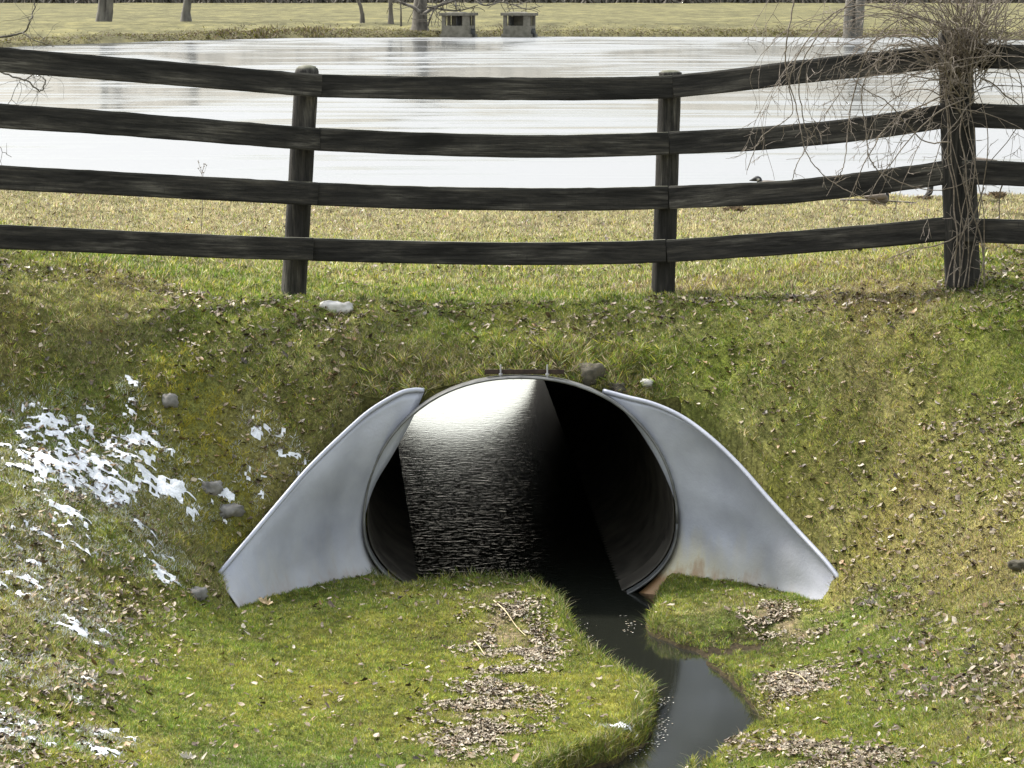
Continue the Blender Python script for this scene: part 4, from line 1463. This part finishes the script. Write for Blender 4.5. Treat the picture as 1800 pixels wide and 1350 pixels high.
# ------------------------------------------------------------------ stones
def stone(px, py, w, hgt, mat, label, seed, sink=.42):
    g = ground_pt(px, py)
    rs = np.random.default_rng(seed)
    nu, nv = 18, 12
    V = []; F_ = []
    for i in range(nv + 1):
        ph = math.pi * i / nv
        for j in range(nu):
            th = 2 * math.pi * j / nu
            d = Vector((math.sin(ph) * math.cos(th), math.sin(ph) * math.sin(th), math.cos(ph)))
            k = 1 + .35 * (float(fbm(np.array(d.x * 1.4 + d.z), np.array(d.y * 1.4 + seed), 1.3, 3, seed)) - .5) * 2
            k += .28 * (float(fbm(np.array(d.x * 3 + d.z * 2), np.array(d.y * 3 - d.z + seed), 1.6, 2, seed + 9.)) - .5) * 2
            d = Vector((max(-.82, min(.86, d.x)), max(-.85, min(.8, d.y)), max(-.9, min(.74, d.z))))     # broken faces
            V.append((d.x * w / 2 * k * 1.1, d.y * w / 2 * .9 * k, d.z * hgt / 2 * k * 1.15))
    for i in range(nv):
        for j in range(nu):
            F_.append((i * nu + j, (i + 1) * nu + j, (i + 1) * nu + (j + 1) % nu, i * nu + (j + 1) % nu))
    o = mesh_np('stone', V, F_, mat, smooth=True)
    o.location = g + Vector((0, w * .2, hgt * (.5 - sink))); o.rotation_euler[2] = seed
    tag(o, label, 'stone')


stone(594, 549, .19, .085, M_pale, 'flat whitish stone in the grass below the left fence post', 3, .25)
stone(297, 712, .13, .10, M_stone, 'smooth grey stone above the snow on the left bank', 5)
stone(372, 866, .13, .09, M_stone, 'grey stone at the right end of the snow patch', 7)
stone(398, 900, .17, .08, M_stone, 'low grey stone half buried left of the left wing', 9)
stone(345, 1050, .16, .08, M_stone, 'dull grey slab poking from the turf at the left wing toe', 11)
stone(1038, 674, .16, .13, M_mossy, 'dark round mossy stone just right of the pipe crown', 13, .1)
stone(1082, 690, .12, .08, M_mossy, 'small earthy stone above the tip of the right wing', 15, .2)
stone(1138, 680, .10, .05, M_pale, 'small pale stone right of the mossy stone', 17, .2)
stone(1795, 1000, .13, .06, M_mossy, 'grey stone half buried at the right edge of the picture', 19, .3)


# ------------------------------------------------------------------ sticks and weed
def stick(name, pl, r0, label, cat, mat=M_bark, Ys=None):
    pts = []
    for i, (px, py) in enumerate(pl):
        p = ground_pt(px, py); p.z += .02 + (.015 if i % 2 else 0); pts.append(p)
    o = MB(); c = catmull(pts, 5)
    o.tube(c, [r0 * (1 - .5 * i / len(c)) for i in range(len(c))], 6)
    o = o.build(name, mat); tag(o, label, cat); return o


stick('fallen_stick', [(1478, 355), (1540, 358), (1610, 360)], .014, 'dark stick lying in the paddock left of the big post', 'stick')
M_straw = m_simple('straw_stalk', (.40, .32, .18), (.55, .46, .28), 30, .7, 0)
stick('straw_stalk', [(868, 1062), (888, 1085), (908, 1108), (925, 1130)], .004, 'pale dry stalk lying down the upper leaf drift', 'stalk', M_straw)
stick('straw_stalk', [(834, 1134), (842, 1148), (852, 1158)], .004, 'short yellow stalk at the left edge of the upper leaf drift', 'stalk', M_straw)
stick('straw_stalk', [(1385, 1190), (1405, 1200), (1425, 1212)], .003, 'pale stalk across the leaf heap on the right lawn', 'stalk', M_straw)
rw = random.Random(3)
wd = MB(); g = Vector((at(352, 340, 26).x, 26.0, 0)); g.z = float(height(np.array([g.x]), np.array([26.0]))[0])
tp = at(355, 300, 26)
wd.tube([g, (g + tp) / 2 + Vector((.01, 0, 0)), tp], .003, 5)
for k in range(9):
    e = tp + Vector((rw.uniform(-.06, .06), rw.uniform(-.03, .03), rw.uniform(-.02, .08)))
    wd.tube([tp + Vector((0, 0, rw.uniform(-.08, 0))), e], .0016, 4); wd.tube([e, e + Vector((0, 0, .008))], .006, 5)
tag(wd.build('dry_weed', M_twig), 'spindly dry seed head showing above the third rail at left', 'weed')


# ------------------------------------------------------------------ geese
M_goose, nt, bs = mat_new('goose_feathers')
att = N(nt, 'ShaderNodeAttribute', attribute_name='tint')
n1 = noise(nt, coords(nt), 40, 3)
r1 = ramp(nt, n1, [(.3, (.75,) * 3), (.7, (1.15,) * 3)])
nt.links.new(mixc(nt, 1.0, att.outputs['Color'], r1.outputs[0], 'MULTIPLY'), bs.inputs['Base Color'])
bs.inputs['Roughness'].default_value = .7
M_black = m_simple('goose_black', (.008, .008, .008), (.02, .02, .02), 20, .5, 0)


def goose(loc, heading, neck, label, legs, bodyz, kind='goose'):
    """neck: list of (forward, up, radius) from the breast to the bill"""
    root = empty(kind, loc); tag(root, label, kind, 'geese behind the fence' if kind == 'goose' else None)
    secs = [(-.36, bodyz + .05, .012, .02), (-.28, bodyz + .03, .05, .035), (-.18, bodyz + .02, .095, .08), (-.05, bodyz, .125, .115), (.08, bodyz + .005, .125, .12), (.17, bodyz + .03, .095, .095)]
    V = []; C_ = []; K_ = 14
    body = [(a, b, rw_, rh, 'b') for a, b, rw_, rh in secs] + [(a, b, r, r, 'n') for a, b, r in neck]
    n = len(body)
    for i, (fx, uz, rw_, rh, kd) in enumerate(body):
        a0 = body[max(0, i - 1)]; a1 = body[min(n - 1, i + 1)]
        t = Vector((a1[0] - a0[0], 0, a1[1] - a0[1])).normalized(); up = Vector((-t.z, 0, t.x))
        for j in range(K_):
            an = 2 * math.pi * j / K_
            p = Vector((fx, 0, uz)) + Vector((0, 1, 0)) * rw_ * math.cos(an) + up * rh * math.sin(an)
            V.append(p)
            sn = math.sin(an)
            if kd == 'b':
                c = (.065, .048, .034) if sn > -.5 else (.16, .13, .10)
                if i == 0: c = (.05, .04, .035)
                if i == 5: c = (.12, .10, .08)
            else:
                k = i - 6; m = n - 6
                c = (.010, .010, .011)
                hd = m - k
                if hd == 5 and -.9 < sn < .3 and not legs: c = (.62, .60, .55)      # cheek
                if hd <= 2: c = (.02, .02, .02)
            C_.append(c)
    F_ = []
    for i in range(n - 1):
        for j in range(K_):
            F_.append((i * K_ + j, i * K_ + (j + 1) % K_, (i + 1) * K_ + (j + 1) % K_, (i + 1) * K_ + j))
    F_.append(tuple(range(K_))); F_.append(tuple((n - 1) * K_ + j for j in range(K_)))
    o = mesh_np('body', V, F_, M_goose, smooth=True, cols=np.array(C_)); o.parent = root
    m = o.modifiers.new('s', 'SUBSURF'); m.levels = 1; m.render_levels = 1
    # folded wings
    for s in (-1, 1):
        w = MB(); pts = [Vector((.14, s * .085, bodyz + .05)), Vector((.03, s * .118, bodyz + .055)), Vector((-.12, s * .105, bodyz + .05)), Vector((-.26, s * .05, bodyz + .055)), Vector((-.38, s * .015, bodyz + .06))]
        w.tube(pts, [.03, .055, .05, .032, .008], 10)
        me = w.build('wing', M_goose); ca = me.data.color_attributes.new('tint', 'FLOAT_COLOR', 'POINT')
        ca.data.foreach_set('color', np.tile(np.array([.10, .075, .052, 1], np.float32), len(me.data.vertices)))
        me.parent = root
    if legs:
        for s in (-1, 1):
            l = MB(); l.tube([Vector((-.02, s * .05, bodyz - .05)), Vector((-.035, s * .05, bodyz * .45)), Vector((-.02, s * .05, .012))], [.02, .008, .007], 6)
            for ta in (-.4, 0, .4):
                l.tube([Vector((-.02, s * .05, .012)), Vector((.06, s * .05 + ta * .07, .006))], [.007, .004], 5)
            l.build('leg', M_black).parent = root
    root.rotation_euler[2] = heading
    return root


# head just clearing the third rail, resting on the bank
hd = at(1337, 313, 32.2)
gz = float(height(np.array([hd.x]), np.array([32.2]))[0])
up = hd.z - gz
goose((hd.x + .14, 32.2, gz - .01), math.pi, [(.20, up * .42, .055), (.20, up * .55, .034), (.175, up * .72, .026), (.15, up * .88, .026), (.145, up * .97, .030), (.165, up * 1.02, .033),
      (.19, up * 1.01, .031), (.212, up * .985, .022), (.235, up * .955, .012), (.262, up * .935, .005)], 'alert dark-headed goose with its head above the third rail', False, .13)
hd = at(1636, 345, 32.6)
gz = float(height(np.array([hd.x]), np.array([32.6]))[0])
goose((hd.x + .33, 32.6, gz), math.pi, [(.22, .30, .05), (.27, .27, .034), (.315, .20, .027), (.328, .12, .026), (.33, .08, .028), (.34, .055, .032), (.355, .045, .031), (.372, .035, .022), (.39, .022, .012), (.405, .014, .005)],
      'grazing goose with its neck down beside the thick post', True, .34)
hd = at(1554, 345, 32.0)
gz = float(height(np.array([hd.x]), np.array([32.0]))[0])
goose((hd.x - .06, 31.9, gz - .02), 0.25, [(.20, .15, .05), (.20, .19, .036), (.18, .22, .028), (.17, .235, .028), (.18, .245, .031), (.20, .25, .033), (.222, .245, .03), (.245, .232, .02), (.262, .225, .012), (.285, .22, .005)],
      'small brown duck lying low on the pond bank left of the thick post', False, .11, 'duck').scale = (.46, .46, .62)

# mounds of dead plants on the near shore and scrub at the far waterline
def clod(px, py, s, label, n=160):
    g = ground_pt(px, py)
    P_ = []
    V = []; Cc = []
    for k in range(n):
        a = RNG.uniform(0, 6.3); r = min(abs(RNG.normal(0, s * .22)), s * .5); b = Vector((g.x + math.cos(a) * r, g.y + math.sin(a) * r, g.z - .01))
        hh = s * .35 * RNG.uniform(.3, 1) * math.exp(-(r / s) ** 2)
        d = Vector((RNG.normal(0, .05), RNG.normal(0, .05), hh)); w = Vector((.014, 0, 0))
        V += [b - w, b + w, b + d + w * .5, b + d - w * .4]; c = BROWN * RNG.uniform(.4, 1.3); Cc += [c] * 4
    F_ = np.arange(n)[:, None] * 4 + np.array([[0, 1, 2, 3]])
    tag(mesh_np('earth_clod', [tuple(v) for v in V], F_, M_grass, cols=np.array(Cc)), label, 'clod')


clod(1625, 349, .10, 'small dark tuft under the grazing goose')
clod(1752, 347, .22, 'dark ragged tuft on the shore right of the thick post')
clod(1290, 372, .20, 'brown clump of dead grass below the third rail left of centre right')

n = 30000
X = RNG.uniform(-45, 42, n); ysh = np.interp(X, FSX, FSY)
cl = fbm(X, X * 0, .22, 3, 7.)
Y = ysh + RNG.exponential(3.0, n) - .6
Z = height(X, Y); ok = Z > -.05
X, Y, Z, cl = X[ok], Y[ok], Z[ok], cl[ok]; n = len(X)
h = .03 + 1.3 * np.clip(cl - .56, 0, 1) * RNG.uniform(.2, 1.5, n) + .08 * RNG.random(n)
cc = np.stack([BROWN * .9, STRAW * .5, BROWN * .45, YG * .45])[RNG.choice(4, n, p=[.3, .2, .2, .3])] * RNG.uniform(.6, 1.3, (n, 1))
th = RNG.uniform(0, 3.14, n); w = .045
b0 = np.stack([X, Y, Z - .03], -1); s = np.stack([np.cos(th) * w, np.sin(th) * w, 0 * th], -1)
tp = b0 + np.stack([RNG.normal(0, .12, n), RNG.normal(0, .12, n), h], -1)
V = np.stack([b0 - s, b0 + s, tp + s * .4, tp - s * .3], 1).reshape(-1, 3)
tag(mesh_np('shore_scrub', V, np.arange(n)[:, None] * 4 + np.array([[0, 1, 2, 3]]), M_grass, cols=np.repeat(cc, 4, 0)), 'brown dead plants fringing the far waterline', kind='stuff')

# bits of foam and leaf caught along the left edge of the brook
V = []; Cc = []
rf_ = np.random.default_rng(91)
for (pa, pb), m in ((((1150, 1240), (1168, 1225)), 30), (((1160, 1262), (1150, 1300)), 70), (((1150, 1304), (1040, 1348)), 60), (((1090, 1085), (1100, 1110)), 30), (((1010, 1095), (1040, 1130)), 16)):
    for k in range(m):
        t = rf_.random(); px = pa[0] + (pb[0] - pa[0]) * t + abs(rf_.normal(0, 9)); py = pa[1] + (pb[1] - pa[1]) * t + rf_.normal(0, 5)
        g = onz(px, py, .004); a = rf_.uniform(0, 6.3); sz = rf_.uniform(.002, .0065)
        for q in range(4):
            V.append((g.x + math.cos(a + q * 1.57) * sz * (1.6 if q % 2 else .7), g.y + math.sin(a + q * 1.57) * sz, .004 + .001 * rf_.random()))
        c = [(.45, .44, .40), (.3, .26, .2), (.6, .6, .57)][rf_.integers(3)]; Cc += [c] * 4
n = len(V) // 4
tag(mesh_np('floating_flecks', V, np.arange(n)[:, None] * 4 + np.array([[0, 1, 2, 3]]), M_leaf, cols=np.array(Cc)), 'pale flecks floating along the brook edge', kind='stuff')
